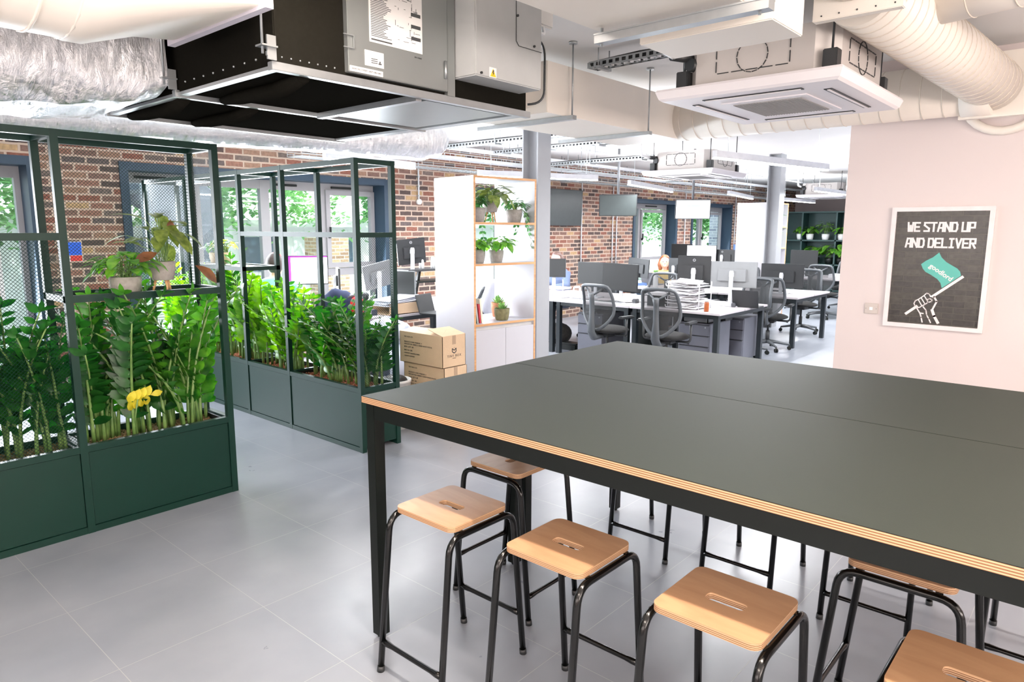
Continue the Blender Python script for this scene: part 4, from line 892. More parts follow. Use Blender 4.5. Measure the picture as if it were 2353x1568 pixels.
# ---------------------------------------------------------------- cable trays, conduits
def cable_tray(label, a, b, w=0.10, rods=(0.1, 0.5, 0.9)):
    a, b = V(a), V(b); t = thing('cable_tray', label, 'cable tray', (a + b) / 2); d = (b - a).normalized(); s = d.cross(V((0, 0, 1))).normalized(); L = (b - a).length
    m = MB(); o = s * (w / 2)
    for q in (-1, 1):
        m.bar(a + o * q, b + o * q, 0.002, 0.012).bar(a + o * q + V((0, 0, .035)), b + o * q + V((0, 0, .035)), 0.002, 0.010); k = 0
        while k < L: c = a + d * k + o * q; m.bar(c, c + V((0, 0, .035)), 0.003, 0.022, up=d); k += 0.055
    m.bar(a + o * .85, b + o * .85, 0.02, 0.002); m.bar(a - o * .85, b - o * .85, 0.02, 0.002); k = 0
    while k < L: c = a + d * k; m.bar(c - o, c + o, 0.03, 0.002); k += 0.075
    m.build('tray', STEEL, t, world=True)
    MB().tube([a + V((0, 0, .03)) + o * .3, a.lerp(b, .5) + V((0, 0, .045)), b + V((0, 0, .03)) - o * .2], 0.02, 8).tube([a + V((0, 0, .02)) - o * .4, b + V((0, 0, .03)) + o * .3], 0.012, 8).build('cables', DGREY, t, world=True)
    for r in rods:
        c = a + d * (L * r); MB().bar(c - o * 1.5 - V((0, 0, .012)), c + o * 1.5 - V((0, 0, .012)), 0.03, 0.02).cyl(c + o * 1.3, c + o * 1.3 + V((0, 0, 2.95 - c.z)), 0.005, 6).cyl(c - o * 1.3, c - o * 1.3 + V((0, 0, 2.95 - c.z)), 0.005, 6).build('hanger', STEEL, t, world=True)
    return t
cable_tray('perforated steel cable tray between the cream duct and near cassette', (4.35, 3.05, 2.83), (4.32, 2.25, 2.83), rods=(0.12,))
cable_tray('perforated steel cable tray crossing the ceiling behind the grey column', (7.5, 6.9, 2.74), (7.5, 4.9, 2.74))
cable_tray('perforated steel cable tray leading to the far cassette', (8.75, 7.2, 2.66), (8.72, 5.0, 2.66))
cable_tray('narrow cable tray crossing the ceiling near the domed foil duct', (6.3, 7.4, 2.70), (6.35, 4.2, 2.70), 0.08)
def basket(label, a, b, w):
    a, b = V(a), V(b); t = thing('wire_basket_tray', label, 'cable tray', (a + b) / 2); d = (b - a).normalized(); s = d.cross(V((0, 0, 1))).normalized(); L = (b - a).length; m = MB()
    for k in range(7): q = s * (w * (k / 6 - .5)); m.bar(a + q, b + q, 0.005)
    for q in (-.5, .5):
        for z in (0.03, 0.06): m.bar(a + s * w * q + V((0, 0, z)), b + s * w * q + V((0, 0, z)), 0.005)
    k = 0
    while k < L: c = a + d * k; m.bar(c - s * w / 2, c + s * w / 2, 0.005); m.bar(c - s * w / 2, c - s * w / 2 + V((0, 0, .06)), 0.005); k += 0.1
    m.build('wire', STEEL, t, world=True)
    for r in (0.05, 0.35, 0.65, 0.95):
        c = a + d * (L * r); h = MB().bar(c - s * (w / 2 + .04) - V((0, 0, .015)), c + s * (w / 2 + .04) - V((0, 0, .015)), 0.04, 0.02)
        for q in (-1, 1): h.cyl(c + s * q * (w / 2 + .03), c + s * q * (w / 2 + .03) + V((0, 0, 2.95 - c.z)), 0.005, 6)
        h.build('hanger', STEEL, t, world=True)
    return t
basket('wide wire basket cable tray running along the brick wall', (4.6, 7.45, 2.52), (20, 7.45, 2.52), 0.3)
basket('second wire basket cable tray above the desks by the brick wall', (5.4, 6.7, 2.60), (16, 6.7, 2.60), 0.2)
PIPEW = mat('white_pipe_paint', (224, 226, 230), 0.45)
for i, (y, z, r, lb) in enumerate(((7.8, 2.72, 0.022, 'white ceiling pipe closest to the brick wall'), (7.1, 2.78, 0.03, 'thick white sprinkler pipe above the basket trays'), (6.2, 2.84, 0.016, 'thin white ceiling conduit over the desks'))):
    t = thing('ceiling_pipe', lb, 'pipe', (11, y, z)); MB().cyl((3.4, y, z), (21.5, y, z), r, 12).build('pipe', PIPEW, t, world=True)
    m = MB()
    for k in range(9): m.cyl((4 + k * 2.1, y, z - 0.01), (4 + k * 2.1, y, 2.95), 0.006, 6)
    m.build('clips', STEEL, t, world=True)
# ---------------------------------------------------------------- pendant lamps
LEDM = mat('lit_diffuser', (255, 255, 255), 0.5, emit=(250, 252, 255), es=14)
LNAMES = ['long pendant lamp nearest the poster wall, below the ceiling', 'pendant lamp hanging in front of the near hanging screens', 'pendant lamp above the lit hanging screen', 'pendant lamp beyond the far grey column',
          'pendant lamp passing behind the white bookcase top and grey column', 'pendant lamp over the long planter, partly behind its top', 'pendant lamp hidden behind the poster wall', 'pendant lamp behind the poster wall in the hidden bay', 'pendant lamp near the dark green shelving',
          'pendant lamp deep in the hidden right bay', 'pendant lamp over the farthest desks', 'pendant lamp at the far right of the hidden bay']
def make_lamp(a, b, label, w=0.055, h=0.075, ceil=2.95):
    a, b = V(a), V(b); m_ = (a + b) / 2; L = (b - a).length; t = thing('pendant_lamp', label, 'lamp', m_, math.atan2(b.y - a.y, b.x - a.x), 'linear pendant lamps')
    MB().box((-L / 2, -w / 2, -h / 2 + 0.012), (L / 2, w / 2, h / 2), 0.002).build('housing', mat('white_lamp_housing', (214, 216, 222), 0.4), t)
    MB().box((-L / 2 + 0.004, -w / 2 + 0.003, -h / 2), (L / 2 - 0.004, w / 2 - 0.003, -h / 2 + 0.013)).build('diffuser', LEDM, t)
    for s in (-.4, .4): MB().cyl((L * s, 0, h / 2), (L * s, 0, ceil - m_.z), 0.0025, 6).build('cable', STEEL, t)
    MB().cyl((L * .4, 0, ceil - m_.z - 0.04), (L * .4, 0, ceil - m_.z - 0.001), 0.04, 16).build('ceiling_rose', WHITEP, t)
for (a, b), nm in zip(LAMPS, LNAMES): make_lamp(a, b, nm)
for (a, b), nm in zip(NEAR_LAMPS, ('warm kitchen lamp above the near row of stools', 'warm kitchen lamp behind the camera', 'warm kitchen lamp over the right end of the tables')): make_lamp(a, b, nm)
# ---------------------------------------------------------------- columns
COLG = mat('grey_column_paint', (158, 160, 164), 0.5, var=0.02)
def column(x, y, w, label, base=True):
    m = MB(); f = 0.018
    m.box((x, y, 0), (x + w, y + f, 2.95)).box((x, y + w - f, 0), (x + w, y + w, 2.95)).box((x + w / 2 - .012, y + f, 0), (x + w / 2 + .012, y + w - f, 2.95))
    o = m.build('steel_column', COLG); tag(o, label, 'column'); return o
column(5.705, 4.665, 0.215, 'grey steel column standing right behind the white bookcase')
column(12.0, 4.52, 0.22, 'grey steel column in front of the far white bookcase')
# ---------------------------------------------------------------- bookcase
LAMW = mat('white_laminate', (192, 191, 197), 0.35, var=0.01); OAK = wood_mat('oak_edge', (212, 164, 116), (194, 142, 94), 0.5)
def bookcase(loc, rz, label):
    t = thing('bookcase', label, 'bookcase', loc, rz, 'white open bookcases with wooden edges'); W, D, H, s = 0.82, 0.62, 2.18, 0.022
    for x in (0, W - s):
        p = MB().box((x, 0.003, 0), (x + s, D, H)).build('side_panel', LAMW, t); MB().box((x, 0, 0), (x + s, 0.003, H)).build('edge_band', OAK, p)
    for z in (0.06, 0.745, 1.33, 1.725, H - s):
        p = MB().box((s, 0.003, z), (W - s, D, z + s)).build('shelf', LAMW, t); MB().box((s, 0, z), (W - s, 0.003, z + s)).build('edge_band', OAK, p)
    MB().box((s, D - 0.012, 0.06), (W - s, D, 0.745)).build('back_panel', LAMW, t)
    MB().box((s, 0.02, 0.70), (W - s, 0.05, 0.745)).build('finger_rail', mat('pale_grey_rail', (190, 188, 186), 0.5), t)
    for (a, b) in ((s + .002, W / 2 - .0015), (W / 2 + .0015, W - s - .002)): MB().box((a, 0.002, 0.085), (b, 0.02, 0.705), 0.001).build('door', LAMW, t)
    MB().box((s, 0.04, 0), (W - s, 0.06, 0.06)).build('plinth', LAMW, t)
    return t
BC = V((4.735, 4.645, 0)); BR = math.radians(-6.3)
bc = bookcase(BC, BR, 'tall white bookcase in front of grey column, with plants and books')
def onshelf(x, y, z): M = Matrix.Rotation(BR, 4, 'Z'); q = M @ V((x, y, 0)); return (BC.x + q.x, BC.y + q.y, z)
gp = 'plants on the near bookcase'
pot_plant('potted_plant', 'grey pot with drooping leaves at the left of the top bookcase shelf', onshelf(0.16, 0.14, 1.747), 'bush', 0.08, 0.14, POTD, 31, n=36, spread=0.09, height=0.13, size=0.08, trail=1, group=gp)
pot_plant('potted_calathea', 'grey pot on wooden tripod with striped leaves, top bookcase shelf', onshelf(0.36, 0.17, 1.747), 'bush', 0.075, 0.10, CAL, 32, legs=0.10, n=40, spread=0.22, height=0.17, size=0.15, wr=0.5, group=gp)
pot_plant('potted_plant', 'grey pot with long trailing tendrils at the right of the top bookcase shelf', onshelf(0.66, 0.16, 1.747), 'bush', 0.085, 0.13, POTD, 33, n=36, spread=0.15, height=0.12, size=0.08, trail=7, group=gp)
pot_plant('potted_pothos', 'small pot of green heart leaves at the left of the second bookcase shelf', onshelf(0.17, 0.14, 1.352), 'bush', 0.07, 0.13, POTH, 34, n=26, spread=0.08, height=0.13, size=0.08, group=gp)
pot_plant('potted_pothos', 'pot of heart shaped leaves at the middle of the second bookcase shelf', onshelf(0.43, 0.17, 1.352), 'bush', 0.075, 0.12, POTH, 35, n=46, spread=0.22, height=0.15, size=0.115, group=gp)
MOSS = mat('mossy_pot', (120, 116, 84), 0.9, var=0.3, scale=30)
pot_plant('potted_succulent', 'mossy brown pot with spiky succulent on the bookcase shelf above the doors', onshelf(0.46, 0.12, 0.767), 'succulent', 0.08, 0.12, SUCC, 36, n=22, size=0.09, potm=MOSS, group=gp)
pot_plant('potted_succulent', 'terracotta pot with green succulent behind the mossy pot on the bookcase', onshelf(0.62, 0.36, 0.767), 'succulent', 0.075, 0.15, SUCC, 37, n=22, size=0.10, potm=TERRA, group=gp)
pot_plant('potted_succulent', 'small terracotta pot beside the books on the bookcase', onshelf(0.26, 0.40, 0.767), 'succulent', 0.06, 0.14, SUCC, 38, n=20, size=0.09, potm=TERRA, group=gp)
bk = [('yellow', (236, 186, 60), 0.025, 0.022, 0.19, -.06), ('dark green', (28, 72, 56), 0.055, 0.028, 0.25, -.10), ('grey', (176, 178, 176), 0.086, 0.02, 0.26, -.14), ('red', (196, 60, 70), 0.118, 0.018, 0.19, -.10), ('cream', (228, 220, 200), 0.142, 0.024, 0.24, -.12)]
for nm, c, x, w, h, tilt in bk:
    o = thing('book', '%s book leaning among the books on the bookcase shelf above the doors' % nm, 'book', onshelf(x, 0.06, 0.767), BR, 'books on the bookcase')
    cm = mat('book_cover_' + nm.replace(' ', '_'), c, 0.6); M = Matrix.Rotation(tilt, 4, 'Y')
    MB().box((0, 0, 0.001), (0.002, 0.17, h)).box((w - .002, 0, 0.001), (w, 0.17, h)).box((0, 0, 0.001), (w, 0.003, h)).xf(M).build('cover', cm, o)
    MB().box((0.002, 0.003, 0.004), (w - 0.002, 0.166, h - 0.004)).xf(M).build('pages', LABELW, o)
# ---------------------------------------------------------------- cardboard boxes
CARD = mat('cardboard', (212, 184, 152), 0.85, var=0.05, scale=8, bump=0.15, bscale=90); TAPE = mat('brown_paper_tape', (172, 146, 120), 0.5)
def carton(x0, x1, y0, y1, z0, z1, label, flaps, text):
    t = thing('cardboard_box', label, 'box', ((x0 + x1) / 2, (y0 + y1) / 2, z0), 0, 'stacked cardboard boxes'); m = MB(); e = 0.004
    m.box((x0, y0, z0), (x1, y0 + e, z1)).box((x0, y1 - e, z0), (x1, y1, z1)).box((x0, y0, z0), (x0 + e, y1, z1)).box((x1 - e, y0, z0), (x1, y1, z1)).box((x0, y0, z0), (x1, y1, z0 + e))
    b = m.build('carton', CARD, t, world=True)
    if flaps:
        xm = (x0 + x1) / 2; f = MB(); f.add([(x0, y0, z1), (x1, y0, z1), (x1 - .01, y0 + .19, z1 + .045), (x0 + .01, y0 + .19, z1 + .045), (x0, y0, z1 + .004), (x1, y0, z1 + .004), (x1 - .01, y0 + .19, z1 + .049), (x0 + .01, y0 + .19, z1 + .049)], [(0, 3, 2, 1), (4, 5, 6, 7), (0, 1, 5, 4), (2, 3, 7, 6), (1, 2, 6, 5), (3, 0, 4, 7)])
        f.build('flap', CARD, t, world=True)
        g = MB(); g.add([(x0, y0, z1), (x0, y1, z1), (x0 + .16, y1, z1 + .02), (x0 + .16, y0 + .12, z1 + .03), (x0, y0, z1 + .004), (x0, y1, z1 + .004), (x0 + .16, y1, z1 + .024), (x0 + .16, y0 + .12, z1 + .034)], [(0, 1, 2, 3), (7, 6, 5, 4), (0, 4, 5, 1), (1, 5, 6, 2), (2, 6, 7, 3)])
        g.build('flap', CARD, t, world=True)
    else: MB().box((x0 + .001, y0 + .001, z1 - .004), (x1 - .001, y1 - .001, z1)).build('lid', CARD, t, world=True)
    xm = (x0 + x1) / 2
    MB().box((xm - .02, y0 - .001, z1 - .075), (xm + .02, y0, z1 + (0 if flaps else .0005))).build('tape', TAPE, b, world=True)
    if text:
        zc = z0 + (z1 - z0) * 0.52; MF = lambda x, z: frame_M((x, y0 - 0.0012, z), (1, 0, 0), (0, 0, 1))
        q = MB(); s = 0.022; cx_, cz_ = xm, zc
        for a, c in (((-1, .9), (-1, -.4)), ((-1, -.4), (0, -1)), ((0, -1), (1, -.4)), ((1, -.4), (1, .9)), ((-1, .9), (0, .1)), ((0, .1), (1, .9))): q.bar((cx_ + a[0] * s, y0 - .001, cz_ + a[1] * s), (cx_ + c[0] * s, y0 - .001, cz_ + c[1] * s), 0.001, 0.008, up=(0, 0, 1)) if a[0] != c[0] else q.box((cx_ + a[0] * s - .004, y0 - .0015, cz_ + c[1] * s), (cx_ + a[0] * s + .004, y0 - .0005, cz_ + a[1] * s))
        q.ball((cx_, y0 - .001, cz_ + s * 1.15), (.003, .001, .003), 8, 5); q.build('logo', INK, b, world=True)
        lettering('TINY BOX', 0.03, INK, b, MF(xm, zc - 0.045), spacing=1.25)
        lettering('COMPANY', 0.009, INK, b, MF(xm, zc - 0.066))
        MS = lambda y, z: frame_M((x0 - 0.0012, y, z), (0, -1, 0), (0, 0, 1)); yl_ = y1 - 0.06
        lines = [('TINY BOX LTD', .017, .04), ('PRODUCT CODE: W400 RSC 4', .017, .085), ('DESCRIPTION: 400MM X 250MM WHITE POSTAL', .017, .105), ('BOX. QTY: 40', .02, .13), ('BATCH: 20K', .02, .16), ('COUNTRY: MANUFACTURED', .015, .185), ('QUALITY CHECKED', .015, .21)]
        for s_, sz, dz in lines: lettering(s_, sz, INK, b, MS(yl_, z1 - dz), align='LEFT')
    return t
bx, by, bd = 3.91, 4.205, 0.50
carton(bx + .01, bx + .285, by + .01, by + .53, 0.0, 0.262, 'cardboard box at the bottom of the stack beside the bookcase', False, False)
carton(bx + .008, bx + .275, by - .005, by + .515, 0.263, 0.520, 'cardboard box in the middle of the stack beside the bookcase', False, True)
carton(bx - .005, bx + .265, by, by + .55, 0.521, 0.79, 'opened cardboard box on top of the stack beside the bookcase', True, True)
# wrapped bundle and white bin behind the boxes
bn = thing('waste_bin', 'white bin standing between the long planter and the cardboard boxes', 'bin', (3.68, 4.56, 0))
MB().lathe([(0.001, 0), (0.11, 0), (0.135, 0.40), (0.14, 0.40), (0.14, 0.42), (0.128, 0.42), (0.104, 0.01), (0.001, 0.01)], (3.68, 4.56, 0)).build('bin_body', WHITEP, bn, world=True)
MB().ball((3.68, 4.56, 0.40), (0.11, 0.11, 0.06)).build('bin_liner', DGREY, bn, world=True)
PLB = mat('crumpled_polythene', (176, 184, 204), 0.2, var=0.2, scale=6, bump=0.8, bscale=14); PLD = mat('dark_blue_polythene', (44, 54, 76), 0.25, var=0.2, scale=6, bump=0.8, bscale=14)
def blob(name, label, cat, c, r, m, seed, amp=0.05, f=7):
    b = MB().ball(c, r, 32, 20)
    for v in b.v:
        d = (v - V(c)); v += d * (noise.noise(v * f + V((seed, 0, 0))) * amp / max(0.03, d.length) )
        if v.z < 0.0: v.z = 0.0
    return tag(b.build(name, m), label, cat)
blob('plastic_sack', 'dark blue plastic sack heaped behind the cardboard boxes', 'bag', (3.86, 5.22, 0.33), (.22, .26, .33), PLD, 2, 0.05)
blob('plastic_sack', 'clear crumpled plastic sack on top behind the cardboard boxes', 'bag', (4.12, 5.25, 0.70), (.26, .24, .13), PLB, 4, 0.05)
# ---------------------------------------------------------------- poster and socket on the right wall
WX = 6.05; c_ = [at(2053, 474, X=WX), at(2290, 477, X=WX), at(2258, 768, X=WX), at(2030, 745, X=WX)]
yl0 = (c_[0].y + c_[3].y) / 2; yr0 = (c_[1].y + c_[2].y) / 2; zt0 = (c_[0].z + c_[1].z) / 2; zb0 = (c_[2].z + c_[3].z) / 2
po = thing('framed_poster', 'white framed dark poster with flag and raised fist on the right wall', 'poster', (WX, (yl0 + yr0) / 2, zb0))
fw = 0.032; fr = MB()
fr.box((WX - .028, yr0, zb0), (WX - .001, yl0, zb0 + fw)).box((WX - .028, yr0, zt0 - fw), (WX - .001, yl0, zt0)).box((WX - .028, yr0, zb0 + fw), (WX - .001, yr0 + fw, zt0 - fw)).box((WX - .028, yl0 - fw, zb0 + fw), (WX - .001, yl0, zt0 - fw)); fr.build('frame', mat('white_picture_frame', (226, 218, 218), 0.5), po, world=True)
PB = brick_mat('poster_dark_print', stops=[(0.0, (62, 60, 58)), (0.5, (68, 66, 62)), (0.8, (58, 56, 55))], mortar=(78, 75, 70), bw=0.14, rh=0.045, ms=0.003)
PB.node_tree.nodes['Principled BSDF'].inputs['Roughness'].default_value = 0.25
pw, ph = yl0 - yr0 - 2 * fw, zt0 - zb0 - 2 * fw; PX0, PZ0 = yl0 - fw, zb0 + fw
MB().box((WX - .012, yr0 + fw, PZ0), (WX - .002, yl0 - fw, PZ0 + ph)).build('print', PB, po, world=True)
PX = WX - 0.0128
def pp(u, v): return (PX0 - u * pw, PZ0 + (1 - v) * ph)        # u right, v down on the print, 0..1
def pflat(mb, poly, dx=0.0): mb.prism([pp(u, v) for u, v in poly], PX - dx, PX + 0.0004, 'x')
def pstroke(mb, p, q, w, dx=0.0):
    (a, b), (c, d) = (p[0] * pw, p[1] * ph), (q[0] * pw, q[1] * ph); L = math.hypot(c - a, d - b) or 1; nx, ny = -(d - b) / L * w / 2, (c - a) / L * w / 2
    pflat(mb, [((a + nx) / pw, (b + ny) / ph), ((c + nx) / pw, (d + ny) / ph), ((c - nx) / pw, (d - ny) / ph), ((a - nx) / pw, (b - ny) / ph)], dx)
GLY = {'W': [((0, 0), (.12, 1)), ((.12, 1), (.88, 1)), ((1, 0), (.88, 1)), ((.5, .35), (.5, 1))], 'E': [((0, 0), (0, 1)), ((0, 0), (1, 0)), ((0, .5), (.85, .5)), ((0, 1), (1, 1))], 'S': [((1, 0), (0, 0)), ((0, 0), (.0, .3)), ((0, .3), (.95, .7)), ((.95, .7), (.95, 1)), ((.95, 1), (0, 1))],
       'T': [((0, 0), (1, 0)), ((.5, 0), (.5, 1))], 'A': [((.3, 0), (0, 1)), ((.3, 0), (1, 0)), ((1, 0), (1, 1)), ((.15, .62), (1, .62))], 'N': [((0, 1), (0, 0)), ((0, 0), (1, 1)), ((1, 1), (1, 0))], 'D': [((0, 0), (0, 1)), ((0, 0), (.8, 0)), ((.8, 0), (1, .25)), ((1, .25), (1, .75)), ((1, .75), (.8, 1)), ((.8, 1), (0, 1))],
       'U': [((0, 0), (0, 1)), ((0, 1), (1, 1)), ((1, 1), (1, 0))], 'P': [((0, 0), (0, 1)), ((0, 0), (1, 0)), ((1, 0), (1, .58)), ((1, .58), (0, .58))], 'L': [((0, 0), (0, 1)), ((0, 1), (1, 1))], 'I': [((.5, 0), (.5, 1)), ((.15, 0), (.85, 0)), ((.15, 1), (.85, 1))], 'V': [((0, 0), (.5, 1)), ((.5, 1), (1, 0))],
       'R': [((0, 0), (0, 1)), ((0, 0), (1, 0)), ((1, 0), (1, .5)), ((1, .5), (0, .5)), ((.45, .5), (1, 1))]}
PW_ = mat('poster_white_ink', (232, 222, 222), 0.5); PT = mat('poster_teal_ink', (92, 178, 166), 0.5)
def pword(s, u0, u1, v0, v1):
    tot = sum(1.0 if ch != ' ' else 0.45 for ch in s); du = (u1 - u0) / tot; m = MB(); u = u0; k = 0
    for ch in s:
        if ch == ' ': u += du * .45; continue
        w = du * 0.70; t_ = 0.0128
        for (a, b) in GLY[ch]:
            pa, pb = (u + a[0] * w + .012, v0 + a[1] * (v1 - v0)), (u + b[0] * w + .012, v0 + b[1] * (v1 - v0)); L = math.hypot((pb[0] - pa[0]) * pw, (pb[1] - pa[1]) * ph); ex_ = t_ / 2
            dx_, dy_ = (pb[0] - pa[0]) * pw / L, (pb[1] - pa[1]) * ph / L
            pstroke(m, (pa[0] - dx_ * ex_ / pw, pa[1] - dy_ * ex_ / ph), (pb[0] + dx_ * ex_ / pw, pb[1] + dy_ * ex_ / ph), t_, 0.0001 * (k % 7)); k += 1
        u += du
    return m
pword('WE STAND UP', 0.13, 0.87, 0.100, 0.172).build('slogan', PW_, po, world=True)
pword('AND DELIVER', 0.12, 0.89, 0.238, 0.312).build('slogan', PW_, po, world=True)
def zp(zx, zy): q = at(1900 + zx / 3.3355, 430 + zy / 3.336, X=WX - .0128); return (q.y, q.z)
def zstroke(mb, pts, w, dx=0.0):
    P = [zp(*p) for p in pts]
    for (a, b), (c, d) in zip(P, P[1:]):
        L = math.hypot(c - a, d - b) or 1; ux, uy = (c - a) / L * w * .35, (d - b) / L * w * .35; nx, ny = -(d - b) / L * w / 2, (c - a) / L * w / 2
        mb.prism([(a - ux + nx, b - uy + ny), (c + ux + nx, d + uy + ny), (c + ux - nx, d + uy - ny), (a - ux - nx, b - uy - ny)], PX - dx, PX + 0.0004, 'x')
fl = MB().prism([zp(*p) for p in [(862, 502), (880, 540), (915, 575), (960, 602), (1000, 625), (1022, 650), (1028, 680), (880, 775), (870, 735), (845, 705), (800, 675), (755, 650), (735, 625), (722, 592), (760, 565), (812, 540)]], PX, PX + .0004, 'x')
fl.build('flag', PT, po, world=True)
(ta, tb), (tc_, td) = zp(792, 600), zp(958, 712); tl = math.hypot(tc_ - ta, td - tb)
lettering('goodlord', tl / 3.7, PW_, po, frame_M((PX - .0006, (ta + tc_) / 2, (tb + td) / 2), (0, (tc_ - ta) / tl, (td - tb) / tl), (0, -(td - tb) / tl * -1 if False else (tb - td) / tl * -1, -(tc_ - ta) / tl)), offset=0.0012)
hd = MB()
zstroke(hd, [(1040, 690), (812, 838)], 0.0195, .0002); zstroke(hd, [(688, 915), (606, 970)], 0.0195, .0002)
for k, (w, pts) in enumerate([(.0075, [(668, 892), (678, 872), (700, 862), (722, 848), (745, 832), (765, 814), (783, 820), (795, 838)]), (.0075, [(668, 892), (674, 910), (690, 926), (712, 922)]), (.007, [(700, 862), (726, 908)]), (.007, [(722, 848), (752, 898)]), (.007, [(745, 832), (768, 868)]),
      (.0075, [(712, 922), (728, 912), (752, 900), (775, 885), (802, 878), (806, 862), (782, 856), (768, 868), (775, 885)]), (.0085, [(690, 930), (712, 966), (738, 970)]), (.009, [(714, 968), (722, 1000), (730, 1036)]), (.008, [(738, 918), (760, 946), (764, 980), (780, 1010), (794, 1040)]), (.012, [(795, 838), (822, 842), (842, 878), (806, 944)]), (.019, [(806, 944), (822, 990), (850, 1042)])]): zstroke(hd, pts, w, .0003 + .00003 * k)
hd.build('fist_drawing', PW_, po, world=True)
s1_, s2_ = at(1988, 696, X=WX), at(2017, 722, X=WX)
so = thing('blank_switch_plate', 'small white switch plate on the wall left of the poster', 'switch', (WX, (s1_.y + s2_.y) / 2, s2_.z))
MB().box((WX - .012, s2_.y, s2_.z), (WX, s1_.y, s1_.z), 0.003).build('plate', mat('switch_white', (196, 186, 180), 0.4), so, world=True)
m = MB()
for y in (s1_.y - .012, s2_.y + .012): m.cyl((WX - .0135, y, (s1_.z + s2_.z) / 2), (WX - .011, y, (s1_.z + s2_.z) / 2), 0.003, 8)
m.build('screws', MGREY, so, world=True); MB().box((WX - .0135, (s1_.y + s2_.y) / 2 - .012, (s1_.z + s2_.z) / 2 - .012), (WX - .0118, (s1_.y + s2_.y) / 2 + .012, (s1_.z + s2_.z) / 2 + .012)).build('rocker', WHITEP, so, world=True)
# ---------------------------------------------------------------- things on the brick wall
def conduit(x, z0, z1, label, socket=None):
    t = thing('wall_conduit', label, 'conduit', (x, 7.98, z0)); MB().cyl((x, 7.975, z0), (x, 7.975, z1), 0.0125, 10).build('pipe', PIPEW, t, world=True)
    m = MB()
    for k in range(4): z = z0 + (z1 - z0) * (k + .5) / 4; m.box((x - .022, 7.965, z - .01), (x + .022, 8.0, z + .01))
    m.build('clips', STEEL, t, world=True)
    if socket: MB().cyl((x, 7.95, z0 - .02), (x, 8.0, z0 - .02), 0.04, 18).build('round_box', WHITEP, t, world=True)
conduit(6.97, 2.10, 2.65, 'white conduit with round box on the brick wall left of the bookcase', True)
conduit(11.1, 0.9, 2.65, 'white conduit down the brick wall beside the first dark screen')
conduit(12.19, 0.9, 2.55, 'left one of two white conduits beside the window behind the desks')
conduit(12.34, 0.9, 2.55, 'right one of two white conduits beside the window behind the desks')
conduit(15.3, 0.9, 2.6, 'white conduit on the brick between the two far windows')
conduit(18.12, 0.9, 2.6, 'white conduit on the brick before the farthest window')
sg = thing('wall_sign', 'small blue and red notice on the brick wall behind the left planter', 'sign', (2.395, 7.99, 1.35))
MB().box((2.335, 7.985, 1.41), (2.45, 7.999, 1.54)).build('blue_panel', mat('sign_blue', (40, 96, 214), 0.5), sg, world=True)
MB().box((2.345, 7.985, 1.35), (2.45, 7.999, 1.405)).build('red_panel', mat('sign_red', (214, 60, 56), 0.5), sg, world=True)
MB().box((2.33, 7.99, 1.345), (2.455, 8.0, 1.545)).build('white_backing', LABELW, sg, world=True)
nt_ = thing('window_notice', 'white notice with red ring stuck on the left window glass', 'sign', (1.6, 8.1, 0.9))
MB().box((1.36, 8.140, 0.95), (1.80, 8.148, 1.52)).build('paper', LABELW, nt_, world=True)
MB().tube([V((1.60 + .1 * math.cos(k * .2618), 8.138, 1.37 + .1 * math.sin(k * .2618))) for k in range(24)], 0.012, 6, closed=True).bar((1.53, 8.138, 1.44), (1.67, 8.138, 1.30), 0.015).build('red_ring', mat('sign_red', (214, 60, 56)), nt_, world=True)
m = MB()
for k in range(6): m.box((1.42, 8.137, 1.18 - k * .03), (1.76, 8.139, 1.19 - k * .03))
m.build('printed_lines', mat('sign_red', (214, 60, 56)), nt_, world=True)
# ---------------------------------------------------------------- desks
DTOP = mat('pale_grey_desktop', (178, 172, 175), 0.4, var=0.015, scale=3); DLEG = mat('black_desk_frame', (30, 36, 40), 0.35, var=0.04)
def desk(x0, x1, y0, y1, label, group='bench desks', modesty=True):
    t = thing('bench_desk', label, 'desk', ((x0 + x1) / 2, (y0 + y1) / 2, 0), 0, group); z = 0.735
    xm = (x0 + x1) / 2
    for (a, b) in ((x0, xm - .012), (xm + .012, x1)): MB().box((a, y0 + .002, z - .025), (b, y1 - .002, z), .002).build('desktop', DTOP, t, world=True)
    for y in (y0 + .03, y1 - .09):
        for x in (x0 + .03, x1 - .09): MB().box((x, y, 0), (x + .06, y + .06, z - .026)).build('leg', DLEG, t, world=True)
        MB().box((x0 + .09, y, z - .075), (x1 - .09, y + .05, z - .027)).build('crossbar', DLEG, t, world=True)
    for x in (x0 + .04, x1 - .08): MB().box((x, y0 + .09, z - .075), (x + .04, y1 - .09, z - .027)).build('rail', DLEG, t, world=True)
    MB().box((xm - .10, y0 + .2, z - .16), (xm + .10, y1 - .2, z - .09)).build('cable_tray', DGREY, t, world=True)
    return t
desk(7.45, 8.86, 3.40, 4.60, 'end desk of the nearest bench, stacked with papers'); desk(7.45, 8.86, 4.60, 5.80, 'middle desk of the nearest bench, with the pair of dark screens'); desk(7.45, 8.86, 5.80, 7.0, 'desk of the nearest bench partly behind the grey column')
desk(10.0, 11.42, 3.42, 4.62, 'end desk of the second bench, beyond the paper stacked desk'); desk(10.0, 11.42, 4.62, 5.82, 'middle desk of the second bench, where the person in yellow sits'); desk(10.0, 11.42, 5.82, 7.0, 'wall end desk of the second bench')
desk(14.2, 15.6, 3.6, 4.9, 'distant desk beside the end of the poster wall'); desk(12.9, 14.2, 5.9, 7.2, 'distant desk by the far windows')
desk(4.15, 5.55, 6.0, 7.35, 'desk behind the long planter by the wide window'); desk(5.55, 6.95, 6.0, 7.35, 'desk seen through the open bookcase')
ya, yb = at(1460, 750, X=7.7).y, at(1497, 750, X=7.7).y
